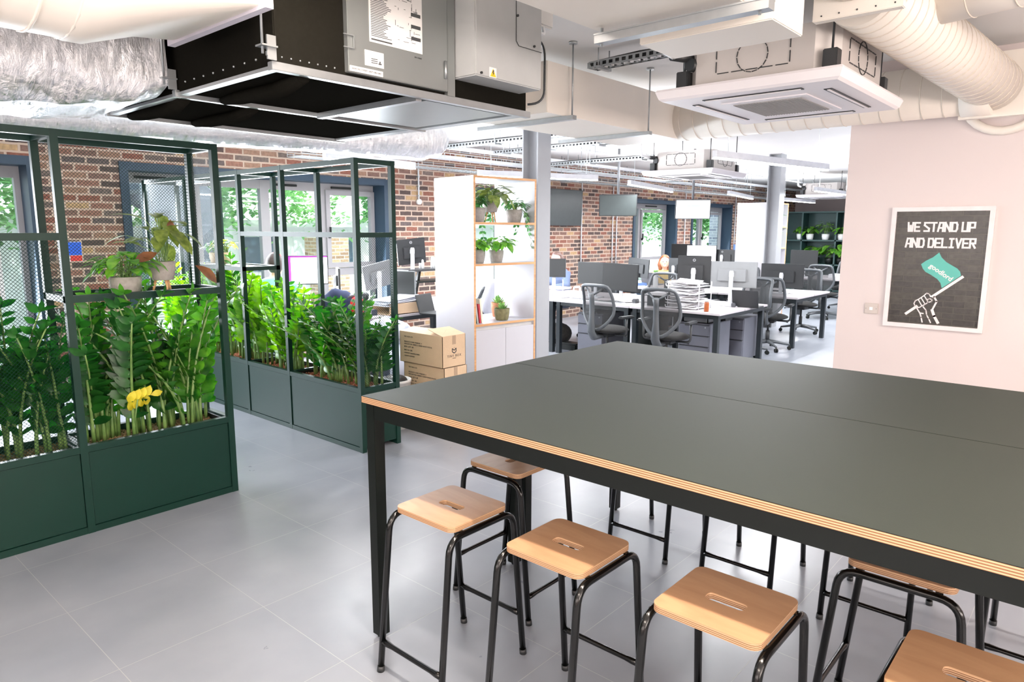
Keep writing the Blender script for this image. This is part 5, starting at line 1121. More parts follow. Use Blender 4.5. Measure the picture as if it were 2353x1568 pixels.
simple_box = MB().box((7.7, yb, 0), (8.15, ya, .70), .01); tag(simple_box.build('tower_computer', BLACKM), 'tall black cabinet under the nearest bench between the two mesh chairs', 'cabinet')
# drawer pedestals
PEDG = mat('grey_steel_pedestal', (98, 100, 110), 0.5, var=0.02)
def pedestal(x, y, label, rz=0):
    t = thing('drawer_pedestal', label, 'drawer unit', (x, y, 0), rz, 'grey drawer pedestals')
    MB().box((-.02, -.2, .05), (.54, .2, .58), .004).build('cabinet', PEDG, t)
    for k, (a, b) in enumerate(((.06, .30), (.305, .43), (.435, .565))):
        d = MB().box((-.04, -.195, a), (-.021, .195, b), .003).build('drawer', PEDG, t); MB().box((-.043, -.195, b - .006), (-.039, .195, b)).build('finger_pull', DGREY, d)
        if k == 2: MB().cyl((-.044, -.15, b - .03), (-.038, -.15, b - .03), .01, 12).build('lock', STEEL, d)
    for sx in (.02, .48):
        for sy in (-.16, .16): MB().ball((sx, sy, .026), .025, 10, 6).build('caster', BLACKM, t)
    return t
pedestal(7.62, 5.28, 'grey three drawer pedestal under the nearest bench beside the left mesh chair'); pedestal(7.66, 3.80, 'grey three drawer pedestal under the paper stacked desk with a tray on top'); pedestal(8.45, 3.72, 'grey pedestal under the far side of the paper stacked desk')
ft = thing('file_tray', 'yellow folder in a tray on top of the pedestal under the paper stack', 'tray', (7.85, 3.80, 0.582))
MB().box((7.66, 3.64, .582), (7.98, 3.96, .59)).box((7.66, 3.64, .582), (7.67, 3.96, .64)).box((7.66, 3.95, .582), (7.98, 3.96, .65)).box((7.66, 3.64, .582), (7.98, 3.65, .65)).build('tray', MGREY, ft, world=True)
MB().box((7.68, 3.66, .59), (7.97, 3.94, .605)).box((7.70, 3.65, .63), (7.98, 3.95, .655)).build('folder', mat('mustard_folder', (226, 176, 62), 0.6), ft, world=True)
MB().box((7.69, 3.67, .606), (7.95, 3.93, .629)).build('papers', LABELW, ft, world=True)
# ---------------------------------------------------------------- office chairs
CHF = mat('grey_chair_plastic', (74, 78, 82), 0.45, var=0.04); CHS = mat('black_seat_fabric', (28, 28, 28), 0.9, var=0.1, scale=60)
def make_chair():
    t = thing('mesh_office_chair', 'x', 'chair')
    o = [(0.0, -.01), (.06, .0), (.15, .07), (.225, .18), (.228, .30), (.212, .43), (.185, .51), (.08, .525), (-.08, .525), (-.185, .51), (-.212, .43), (-.228, .30), (-.225, .18), (-.15, .07), (-.06, .0)]
    def bp(u, z): return V((u, -.24 - 0.16 * z + 0.10 * math.sin(z * 5) - .25 * u * u * -1, .50 + z))
    pts = []; 
    for i in range(len(o)):
        a, b, c, d = (V(o[(i + k) % len(o)] + (0,)) for k in (-1, 0, 1, 2))
        for s in (0, .5): pts.append(.5 * ((2 * b) + (c - a) * s + (2 * a - 5 * b + 4 * c - d) * s * s + (3 * b - a - 3 * c + d) * s ** 3))
    loop = [bp(p.x, p.y) for p in pts]
    MB().tube(loop, .02, 8, closed=True).build('backrest_frame', CHF, t)
    c = sum(loop, V()) / len(loop); m = MB(); n = len(loop); inner = [c.lerp(p, .5) + V((0, -.012, 0)) for p in loop]
    m.add(loop + inner + [c + V((0, -.015, 0))], [(i, (i + 1) % n, n + (i + 1) % n, n + i) for i in range(n)] + [(n + i, n + (i + 1) % n, 2 * n) for i in range(n)], True); m.build('back_mesh', MESHF, t)
    MB().tube([(0, -.06, .40), (0, -.26, .40), (0, -.31, .47), (0, -.30, .66), (0, -.31, .86), (0, -.33, .93)], [.03, .04, .038, .026, .024, .03], 10, flat=1.4).tube([bp(-.13, .49), (0, -.33, .90), bp(.13, .49)], .014, 8).build('back_spine', CHF, t)
    s = MB().ball((0, .02, .47), (.245, .245, .05), 24, 10)
    for v in s.v:
        v.z = max(v.z, .435); f = 1.06; v.x *= f
    s.build('seat', CHS, t)
    MB().box((-.1, -.12, .39), (.1, .14, .436), .01).tube([(.1, .05, .41), (.22, .07, .40), (.25, .07, .395)], [.006, .006, .012], 6).build('mechanism', DGREY, t)
    for sx in (-1, 1): MB().tube(bend_path([(sx * .12, 0, .42), (sx * .29, 0, .42), (sx * .29, 0, .63)], .05), .014, 8).box((sx * .29 - .035, -.13, .63), (sx * .29 + .035, .12, .66), .012).build('armrest', DGREY, t)
    MB().cyl((0, 0, .10), (0, 0, .27), .027, 14).cyl((0, 0, .26), (0, 0, .41), .016, 12).build('gas_lift', DGREY, t)
    m = MB()
    for k in range(5):
        a = k * 1.2566 + .3; m.tube([(0, 0, .115), (.14 * math.cos(a), .14 * math.sin(a), .105), (.30 * math.cos(a), .30 * math.sin(a), .075)], [.03, .022, .014], 8)
    m.build('base', CHF, t)
    for k in range(5):
        a = k * 1.2566 + .3; x, y = .30 * math.cos(a), .30 * math.sin(a); q = MB()
        for s in (-1, 1): q.cyl((x - math.sin(a) * .012 * s - math.sin(a) * .008 * s, y + math.cos(a) * .012 * s + math.cos(a) * .008 * s, .028), (x - math.sin(a) * .006 * s, y + math.cos(a) * .006 * s, .028), .028, 12)
        q.cyl((x, y, .03), (x, y, .075), .008, 8).build('caster', BLACKM, t)
    return t
CH0 = make_chair(); CG = 'grey mesh backed office chairs'
ch = [(at(1397, 700, X=7.12), -95, 'mesh office chair at the nearest bench, left of the near pair'), (at(1534, 705, X=7.12), -85, 'mesh office chair at the nearest bench, right of the near pair'),
      (V((9.75, 3.72, 0)), -80, 'mesh office chair between the benches, to the right of the paper stack, seen from behind'), (V((9.12, 3.78, 0)), 75, 'office chair tucked under the end desk of the nearest bench'),
      (V((11.75, 3.95, 0)), 88, 'office chair at the far side of the second bench end'), (V((9.2, 5.2, 0)), 95, 'pale backed office chair on the far side of the near pair of screens'), (V((9.7, 4.8, 0)), -100, 'office chair at the second bench, middle desk near side'),
      (V((11.8, 5.0, 0)), 95, 'office chair at the second bench, far side near the column'), (V((13.95, 4.3, 0)), -90, 'distant office chair beside the poster wall end'), (V((15.9, 4.45, 0)), 92, 'farthest office chair before the green shelving'), (V((8.95, 6.1, 0)), 90, 'office chair draped with a dark jacket by the brick wall'),
      (V((5.95, 5.82, 0)), 10, 'office chair with a pale jacket seen through the bookcase'), (at(772, 705, Y=6.0), 20, 'office chair with jackets behind the long planter')]
for i, (p, a, lb) in enumerate(ch):
    if i == 0: CH0.location = (p.x, p.y, 0); CH0.rotation_euler = (0, 0, math.radians(a)); CH0['label'] = lb; CH0['group'] = CG
    else: dup(CH0, (p.x, p.y, 0), math.radians(a), lb, CG)
# ---------------------------------------------------------------- monitors
SCRD = mat('dark_screen', (24, 26, 27), 0.6, var=0.03); SILV = mat('silver_stand', (206, 208, 212), 0.35, 0.3, var=0.02); MBACK = mat('black_monitor_back', (38, 40, 42), 0.4, var=0.04)
SCRL = mat('lit_white_screen', (240, 240, 250), 0.4, emit=(246, 244, 255), es=1.15); SCRP = mat('purple_sidebar', (130, 40, 140), 0.4, emit=(150, 50, 165), es=0.8)
MBG = mat('grey_monitor_back', (130, 132, 134), 0.4, 0.2, var=0.03)
def monitor(x, y, rz, w, h, zc, label, lit=False, back=None, stand='plain', tilt=0, logo=False, zb=0.735, name='monitor', roll=0):
    # screen faces local -y
    t = thing(name, label, 'monitor', (x, y, zb), math.radians(rz)); z0 = zc - zb; back = back or MBACK
    M = Matrix.Translation((0, 0, z0)) @ Matrix.Rotation(math.radians(tilt), 4, 'X') @ Matrix.Rotation(math.radians(roll), 4, 'Y')
    k = MB().box((-w / 2, -.012, -h / 2), (w / 2, .010, h / 2), .004).box((-w * .3, .01, -h * .28), (w * .3, .032, h * .22), .01); k.xf(M); cas = k.build('casing', back, t)
    MB().box((-w / 2 + .008, -.0135, -h / 2 + .012), (w / 2 - .008, -.0125, h / 2 - .008)).xf(M).build('screen', SCRL if lit else SCRD, t)
    if logo:
        MB().tube([V((.016 * math.cos(q * .5236), .0125, h * .36 + .016 * math.sin(q * .5236))) for q in range(12)], .0022, 6, closed=True).bar((-.008, .0125, h * .36), (.008, .0125, h * .36), .003).xf(M).build('maker_ring', SILV, cas)
    MB().box((-.026, .035, .01), (.026, .055, z0 + .05), .006).box((-.03, .02, z0 - .03), (.03, .05, z0 + .03), .004).build('stand', SILV, t)
    MB().box((-.11, -.07, 0), (.11, .11, .012), .004).build('stand_base', SILV, t)
    return t
A = at(1365, 630, X=8.08); monitor(A.x, A.y, -86, .52, .31, 1.075, 'dark monitor at the left of the near pair on the nearest bench')
A = at(1425, 636, X=7.9); monitor(A.x, A.y, -80, .51, .36, 1.055, 'dark monitor at the right of the near pair, tilted, on the nearest bench', roll=2)
A = at(1272, 618, X=8.0); monitor(A.x, A.y, -62, .36, .27, 1.13, 'dark monitor just right of the grey column')
A = at(1595, 620, X=8.25); monitor(A.x, A.y, 105, .42, .41, 1.15, 'black monitor seen from behind on silver stand beside the stacked papers', logo=True)
A = at(1683, 628, X=8.35); monitor(A.x, A.y, 98, .60, .32, 1.13, 'wide grey backed monitor seen from behind over the paper trays', back=MBG)
A = at(1797, 635, X=10.55); monitor(A.x, A.y, 96, .62, .36, 1.0, 'dark monitor seen from behind on the second bench end')
A = at(1467, 620, X=10.3); monitor(A.x, A.y, 80, .46, .32, 1.04, 'dark screen seen from behind with a white webcam on top', roll=-4)
A = at(1550, 622, X=10.2); monitor(A.x, A.y, 86, .22, .34, 1.06, 'narrow dark monitor right in front of the person in yellow')
A = at(1566, 590, X=12.9); monitor(A.x, A.y, -90, .46, .40, 1.2, 'distant dark monitor behind the person in yellow')
A = at(1612, 586, X=12.9); monitor(A.x, A.y, -88, .62, .34, 1.21, 'distant white lit monitor beyond the nearest bench', lit=True)
A = at(1660, 588, X=13.0); monitor(A.x, A.y, 92, .62, .30, 1.15, 'distant black monitor seen from behind below the blue reveal', logo=True)
A = at(1712, 577, X=14.0); monitor(A.x, A.y, 92, .5, .33, 1.22, 'distant bluish monitor left of the far bookcase', back=mat('blue_grey_monitor', (70, 96, 136), 0.4))
A = at(1847, 600, X=14.6); monitor(A.x, A.y, -92, .55, .36, 1.1, 'distant dark monitor in front of the green shelving')
A = at(1646, 603, X=12.2)
A = at(706, 623, Y=7.0); monitor(A.x, A.y, -33, .46, .33, 1.215, 'lit monitor with purple sidebar behind the long planter', lit=True)
o = [q for q in bpy.data.objects if q.name.startswith('monitor')][-1]
MB().box((-.222, -.0142, 1.215 - .735 - .153), (-.175, -.0137, 1.215 - .735 + .157)).box((-.222, -.0142, 1.215 - .735 + .142), (.222, -.0137, 1.215 - .735 + .157)).build('purple_sidebar', SCRP, o)
A = at(945, 578, Y=7.0); monitor(A.x, A.y, 158, .38, .33, A.z, 'black monitor seen from behind on tall silver stand beside the bookcase', logo=True, roll=6, tilt=-6)
A = at(868, 633, Y=6.45); monitor(A.x, A.y, 165, .34, .30, A.z, 'grey monitor leaning on silver stand behind the planter wire mesh', back=MBG, roll=14, tilt=-14)
A = at(928, 655, Y=6.3); monitor(A.x, A.y, -78, .34, .33, A.z, 'pale screen seen nearly edge on left of the bookcase', back=MBG)
A = at(777, 643, Y=6.9); monitor(A.x, A.y, 60, .30, .28, A.z, 'thin monitor seen edge on by the window sash')
# shelf stands by the brick wall
t = thing('desk_riser', 'black desk riser with two white stands by the brick wall', 'desk riser', (6.0, 6.95, 0.735))
a = at(950, 637, Y=7.0); MB().box((a.x - .25, 6.8, 1.14), (a.x + .8, 7.2, 1.165), .003).build('platform', DGREY, t, world=True)
MB().box((a.x - .1, 6.82, .99), (a.x + .8, 7.15, 1.01), .003).bar((a.x, 7.0, .735), (a.x + .1, 7.0, 1.14), .04).bar((a.x + .6, 7.0, .735), (a.x + .5, 7.0, 1.14), .04).build('frame', BLACKM, t, world=True)
for px in (972, 999):
    q = at(px, 625, Y=6.95); MB().tube(bend_path([(q.x, 6.95, 1.166), (q.x, 6.95, 1.30), (q.x + .05, 7.05, 1.30), (q.x + .05, 7.05, 1.166)], .03), .022, 8, flat=.5).build('white_stand', WHITEP, t, world=True)
# televisions
def tv(c, rz, w, h, label, lit=False, drop=False, tilt=8):
    t = thing('hanging_screen', label, 'screen', c, math.radians(rz)); M = Matrix.Rotation(math.radians(tilt), 4, 'X')
    MB().box((-w / 2, -.02, -h / 2), (w / 2, .025, h / 2), .004).xf(M).build('casing', MBACK, t)
    MB().box((-w / 2 + .012, -.0215, -h / 2 + .012), (w / 2 - .012, -.0205, h / 2 - .012)).xf(M).build('display', mat('white_blue_display', (240, 244, 255), 0.4, emit=(238, 244, 255), es=1.2) if lit else mat('tv_dark_screen', (62, 68, 68), 0.25), t)
    if lit: m = MB().box((-w * .18, -.0225, h * .16), (w * .2, -.0217, h * .19)).box((-w * .24, -.0225, -h * .28), (w * .22, -.0217, -h * .27)); m.xf(M).build('text_line', mat('display_text_grey', (150, 160, 190), 0.5), t)
    if drop: MB().cyl((0, .05, h * .1), (0, .05, 2.95 - c[2]), .02, 12).box((-.1, .026, -.1), (.1, .06, .1)).build('ceiling_pole', MGREY, t)
    else: MB().box((-.2, .026, -.15), (.2, .10, .15)).build('wall_bracket', BLACKM, t)
A = at(1290, 477, Y=7.88); tv((A.x, 7.88, A.z), 0, 1.25, .66, 'large dark screen fixed to the brick wall right of the grey column', tilt=2)
A = at(1420, 472, X=9.6); tv((A.x, A.y, A.z), -56, .60, .34, 'dark screen hung from the ceiling in front of the brick wall', drop=True)
A = at(1592, 481, X=10.4); tv((A.x, A.y, A.z), -56, .55, .31, 'lit white screen hung from the ceiling between the windows', lit=True, drop=True)
# ---------------------------------------------------------------- papers, trays and small things on the desks
PAP = mat('paper', (236, 234, 236), 0.8, var=0.02, scale=8); WIRE = mat('white_wire', (232, 232, 236), 0.4)
c = at(1640, 700, Z=.74); px0 = 7.62; py0 = 3.92
t = thing('letter_tray_tower', 'white letter tray tower overflowing with papers on the end desk', 'letter tray', (px0 + .2, py0, .735)); rnd = random.Random(4)
for k in range(4):
    z = .75 + k * .085; MB().tube(bend_path([(px0 - .02, py0 - .16, z + .03), (px0 - .02, py0 - .16, z), (px0 - .02, py0 + .26, z), (px0 - .02, py0 + .26, z + .03)], .02), .006, 6).box((px0, py0 - .15, z), (px0 + .36, py0 + .25, z + .004)).build('tray', WIRE, t, world=True)
    m = MB()
    for q in range(9):
        a = rnd.uniform(-.35, .35); zz = z + .006 + q * .006; M = Matrix.Translation((px0 + .17 + rnd.uniform(-.04, .02), py0 + .06 + rnd.uniform(-.03, .05), zz)) @ Matrix.Rotation(a, 4, 'Z') @ Matrix.Rotation(rnd.uniform(-.10, .10), 4, 'X') @ Matrix.Rotation(rnd.uniform(-.08, .08), 4, 'Y')
        s0 = len(m.v); m.box((-.17, -.14, 0), (.17, .15, .004)); m.xf(M, s0)
    m.build('papers', PAP, t, world=True, kind='stuff')
for y in (py0 - .16, py0 + .25):
    for x in (px0 + .02, px0 + .34): MB().cyl((x, y, .735), (x, y, 1.06), .006, 8).build('upright', WIRE, t, world=True)
t = thing('letter_tray_tower', 'white letter tray with loose papers to the left of the overflowing one', 'letter tray', (7.9, 4.25, .735))
MB().box((7.66, 4.21, .87), (8.0, 4.5, .875)).build('tray', DGREY, t, world=True); m = MB()
for q in range(5): m.box((7.62 + q * .01, 4.2, .876 + q * .006), (7.98, 4.5 - q * .01, .880 + q * .006))
m.build('papers', PAP, t, world=True, kind='stuff'); MB().box((7.68, 4.22, .736), (7.98, 4.48, .866)).build('box_file', BLACKM, t, world=True)
def simple(name, label, cat, mb, m, group=None): return tag(mb.build(name, m), label, cat, group)
t = thing('pill_bottle', 'small amber bottle on the end desk corner below the papers', 'bottle', (7.56, 3.62, .735))
MB().lathe([(.001, 0), (.026, 0), (.028, .01), (.028, .10), (.02, .12), (.001, .12)], (7.56, 3.62, .735)).build('bottle_body', mat('amber_plastic', (136, 66, 22), 0.3), t, world=True); MB().lathe([(.001, .118), (.026, .118), (.026, .145), (.001, .145)], (7.56, 3.62, .735)).build('cap', WHITEP, t, world=True)
t = thing('drinks_flask', 'white flask with green lid on the second bench', 'flask', (10.25, 5.75, .735)); A = at(1506, 655, X=10.2)
MB().lathe([(.001, 0), (.04, 0), (.042, .02), (.042, .23), (.038, .25), (.001, .25)], (A.x, A.y, .735)).build('flask_body', WHITEP, t, world=True); MB().lathe([(.001, .25), (.038, .25), (.038, .29), (.001, .29)], (A.x, A.y, .735)).build('lid', mat('green_lid', (96, 140, 70), 0.5), t, world=True)
t.location = (10.25, 5.75, .735)
t = thing('steel_tumbler', 'brushed steel tumbler on the desk behind the planter mesh', 'tumbler', (4.85, 6.3, .735)); A = at(845, 712, Y=6.12)
MB().lathe([(.001, 0), (.036, 0), (.044, .15), (.040, .15), (.034, .01), (.001, .01)], (A.x, A.y, .735)).build('cup', STEEL, t, world=True); MB().lathe([(.03, .15), (.047, .15), (.047, .158), (.03, .158)], (A.x, A.y, .735)).build('rim', BLACKM, t, world=True)
for i, (px, X, lb) in enumerate(((1318, 7.75, 'white u shaped stand on the nearest bench, left one of two'), (1342, 7.75, 'white u shaped stand on the nearest bench, right one of two'))):
    A = at(px, 680, X=X); m = MB().tube(bend_path([(A.x, A.y, .735), (A.x, A.y, .89), (A.x + .12, A.y - .02, .89), (A.x + .12, A.y - .02, .735)], .03), .016, 8, flat=.5); simple('desk_stand', lb, 'stand', m, WHITEP, 'white u shaped desk stands')
A = at(1282, 668, X=7.75); t = thing('laptop_stand', 'silver laptop stand with closed laptop just right of the grey column', 'laptop stand', (A.x, A.y, .735))
MB().bar((A.x, A.y - .1, .74), (A.x - .02, A.y - .1, .99), .012).bar((A.x, A.y + .1, .74), (A.x - .02, A.y + .1, .90), .012).box((A.x - .1, A.y - .13, .735), (A.x + .1, A.y + .13, .742)).build('frame', SILV, t, world=True); MB().box((A.x - .12, A.y - .17, .86), (A.x + .1, A.y + .17, .885), .004).build('laptop', WHITEP, t, world=True)
def laptop(px, py, X, rz, label, dark=True):
    A = at(px, py, X=X); t = thing('laptop', label, 'laptop', (A.x, A.y, .735), math.radians(rz)); b = MGREY if not dark else DGREY
    MB().box((-.16, -.11, 0), (.16, .11, .014), .003).build('keyboard_base', b, t); M = Matrix.Translation((0, .11, .012)) @ Matrix.Rotation(math.radians(-15), 4, 'X')
    MB().box((-.16, -.004, 0), (.16, .004, .21), .002).xf(M).build('lid', b, t); MB().box((-.15, -.0055, .012), (.15, -.0045, .2)).xf(M).build('screen', SCRD, t)
laptop(1500, 655, 10.75, 95, 'grey laptop open left of the person in yellow', False); laptop(1720, 690, 8.4, 95, 'dark laptop raised on the end desk behind the papers'); laptop(1000, 700, 5.3, 15, 'dark blue laptop folder on the desk left of the bookcase')
# keyboards, mice, clutter
rnd = random.Random(12)
def keyboard(x, y, rz, label, m=None):
    t = thing('keyboard', label, 'keyboard', (x, y, .735), math.radians(rz)); MB().box((-.21, -.065, 0), (.21, .065, .014), .003).build('keyboard_body', m or WHITEP, t); q = MB()
    for r in range(4):
        for k in range(14): q.box((-.2 + k * .0288, -.055 + r * .028, .014), (-.176 + k * .0288, -.033 + r * .028, .018))
    q.build('keys', MGREY, t)
keyboard(7.66, 5.45, 92, 'white keyboard in front of the left dark screen of the near pair'); keyboard(7.62, 5.0, 86, 'white keyboard in front of the tilted dark screen'); keyboard(10.9, 4.15, 90, 'keyboard on the second bench end', DGREY)
for i, (x, y, c, w, d, h, lb) in enumerate(((7.6, 6.35, (232, 170, 60), .06, .06, .12, 'orange cup on the bench just right of the grey column'), (7.85, 4.75, (60, 62, 66), .1, .06, .05, 'small dark box on the bench left of the tilted screen stand'), (8.5, 5.3, (236, 236, 240), .3, .2, .03, 'white paper pile behind the near pair of screens'), (10.6, 5.4, (224, 226, 232), .3, .22, .04, 'white paper pile on the second bench by the flask'),
      (10.3, 6.2, (90, 120, 170), .24, .2, .05, 'blue folder pile on the second bench wall end'), (10.7, 3.75, (230, 230, 232), .2, .15, .03, 'white pad on the second bench end'), (14.7, 4.3, (226, 226, 230), .3, .2, .08, 'white boxy device on the distant desk'), (8.3, 3.6, (70, 72, 78), .16, .05, .05, 'dark desk phone on the end desk corner'), (4.6, 6.25, (60, 64, 80), .3, .2, .06, 'dark folded bag on the desk behind the planter'))):
    m = MB().box((-w / 2, -d / 2, 0), (w / 2, d / 2, h), .006); m.box((-w / 2 + .01, -d / 2 + .01, h), (w / 2 - .01, d / 2 - .01, h + .004)); o = m.build('desk_item', mat('desk_item_%d' % i, c, 0.5)); o.name = lb.split(' on ')[0].split(' ')[-1] if False else {0: 'cup', 1: 'gadget_box', 2: 'paper_pile', 3: 'paper_pile', 4: 'folder_pile', 5: 'paper_pad', 6: 'desk_device', 7: 'desk_phone', 8: 'folded_bag'}[i]
    o.location = (x, y, .735); o.rotation_euler = (0, 0, rnd.uniform(-.3, .3)); tag(o, lb, {0: 'cup', 1: 'box', 2: 'papers', 3: 'papers', 4: 'folders', 5: 'notepad', 6: 'device', 7: 'telephone', 8: 'bag'}[i])
# tray of parcels at the near desk corner left of the bookcase
A = at(930, 708, Y=6.1); t = thing('open_carton', 'open cardboard tray with grey mailing bags on the desk left of the bookcase', 'box', (A.x, A.y, .735))
MB().box((A.x - .28, 6.02, .737), (A.x + .22, 6.36, .745)).box((A.x - .28, 6.02, .737), (A.x + .22, 6.026, .86)).box((A.x + .214, 6.02, .737), (A.x + .22, 6.36, .86)).box((A.x - .28, 6.35, .737), (A.x + .22, 6.36, .86)).build('tray', CARD, t, world=True)
m = MB()
for k in range(5):
    s0 = len(m.v); m.box((-.27, -.15, 0), (.27, .15, .012), .004); m.xf(Matrix.Translation((A.x - .05, 6.18, .83 + k * .018)) @ Matrix.Rotation(rnd.uniform(-.2, .2), 4, 'Z') @ Matrix.Rotation(rnd.uniform(-.08, .08), 4, 'Y'), s0)
m.build('mailing_bags', mat('grey_mailing_bag', (206, 210, 222), 0.35, var=0.05), t, world=True)
simple('cable_bundle', 'dark tangle of cables on the nearest bench between screens and chairs', 'cables', MB().tube([(7.7, 5.2, .742), (7.8, 5.0, .745), (7.72, 4.85, .742), (7.9, 4.7, .745), (7.75, 4.6, .742)], .006, 6).tube([(8.0, 4.9, .742), (7.85, 4.7, .75), (8.05, 4.5, .742)], .005, 6), BLACKM)
simple('floor_cable_box', 'dark cable clutter on the floor under the nearest bench', 'cables', MB().box((7.75, 5.62, 0), (7.95, 5.95, .1), .02).tube([(7.7, 6.3, .01), (7.9, 6.1, .1), (7.8, 5.9, .02)], .01, 6), BLACKM)
simple('floor_bags', 'crumpled dark bags on the floor under the desk right of the column', 'bags', MB().ball((8.0, 6.5, .22), (.22, .2, .22), 16, 10).ball((8.1, 6.2, .16), (.2, .2, .16), 16, 10), mat('dark_crumpled_cloth', (70, 66, 62), 0.8, var=0.4, scale=14, bump=0.8, bscale=18))
JX = at(772, 705, Y=5.75)
# coats over chairs
def cloth(name, label, cat, c, r, m, seed):
    b = MB().ball(c, r, 28, 18)
    for v in b.v: d = v - V(c); v += d.normalized() * noise.noise(V((v.x * 9 + seed, v.y * 9, v.z * 3))) * 0.05
    return tag(b.build(name, m), label, cat)
cloth('jacket', 'pale grey jacket hanging on a chair back behind the bookcase', 'jacket', (5.95, 5.50, .85), (.20, .07, .26), mat('pale_grey_cloth', (186, 186, 196), 0.9, var=0.06), 1)
cloth('jacket', 'dark shiny jacket on a chair back by the brick wall', 'jacket', (9.30, 6.12, .88), (.10, .27, .27), mat('dark_shiny_cloth', (42, 48, 54), 0.4, var=0.3, scale=12), 2)
cloth('jacket', 'navy jacket on a chair back behind the long planter', 'jacket', (JX.x, JX.y, .84), (.24, .10, .26), mat('navy_cloth', (40, 50, 80), 0.9, var=0.2), 3)
cloth('yellow_scarf', 'yellow scarf hanging from the navy jacket behind the planter', 'scarf', (JX.x - .07, JX.y - .10, .68), (.05, .05, .26), mat('yellow_cloth', (226, 204, 92), 0.9, var=0.1), 4)
cloth('red_strap', 'small red garment on the navy jacket behind the planter', 'garment', (JX.x + .17, JX.y - .08, .93), (.06, .05, .09), mat('red_cloth', (214, 50, 52), 0.9), 5)
# ---------------------------------------------------------------- far bookcase and green shelving
A = at(1735, 466, Z=2.18); bookcase((12.75, 4.98, 0), math.radians(-4), 'distant white bookcase behind the second grey column')
for nm, px, py, m_, sd in (('pale pot with dark leaves on the upper shelf of the distant bookcase', 1812, 500, POTD, 41), ('purple pot with leaves on the lower shelf of the distant bookcase', 1802, 560, POTH, 42)):
    A = at(px, py, X=13.15); zz = 1.747 if sd == 41 else 1.352
    pot_plant('potted_plant', nm, (13.3, 5.12, zz), 'bush', .08, .12, m_, sd, n=30, spread=.2, height=.2, size=.12)
GS = mat('dark_teal_shelving', (22, 58, 56), 0.5, var=0.05)
g = thing('shelving_unit', 'dark green shelving with plants at the far end of the office', 'shelving', (20.3, 6.0, 0))
MB().box((20.5, 4.2, 0), (20.53, 7.6, 2.2)).build('back_panel', GS, g, world=True)
for z in (0.02, .72, 1.38, 2.15): MB().box((20.05, 4.2, z), (20.5, 7.6, z + .04)).build('shelf', GS, g, world=True)
for y in (4.2, 5.05, 5.95, 6.85, 7.56): MB().box((20.05, y, 0), (20.5, y + .04, 2.15)).build('upright', GS, g, world=True)
rnd = random.Random(8); fl_ = [(6.85, 'farthest left'), (6.35, 'second from the left'), (5.95, 'in the middle'), (5.55, 'second from the right')]
for k, (px, n_) in enumerate(((1838, 'small pink pot plant at the left end of the upper green shelf'), (1860, 'bushy pale plant on the upper green shelf left of the white pot'), (1896, 'upright plant in a white pot on the upper green shelf'), (1932, 'pale plant at the right end of the upper green shelf'))):
    A = at(px, 556, X=20.2); pot_plant('potted_plant', n_, (20.2, A.y, 1.42), 'bush', .10, .16, POTH if k != 2 else SUCC, 50 + k, n=24, spread=.26 if k else .1, height=.22 if k != 2 else .35, size=.16, potm=WHITEP)
for k, (px, n_) in enumerate(((1872, 'leafy plant on the lower green shelf, left one'), (1905, 'leafy plant on the lower green shelf, middle one'), (1930, 'leafy plant on the lower green shelf, right one'))):
    A = at(px, 600, X=20.2); pot_plant('potted_plant', n_, (20.2, A.y, .76), 'bush', .12, .18, POTH, 60 + k, n=30, spread=.32, height=.38, size=.2, potm=BLACKM)
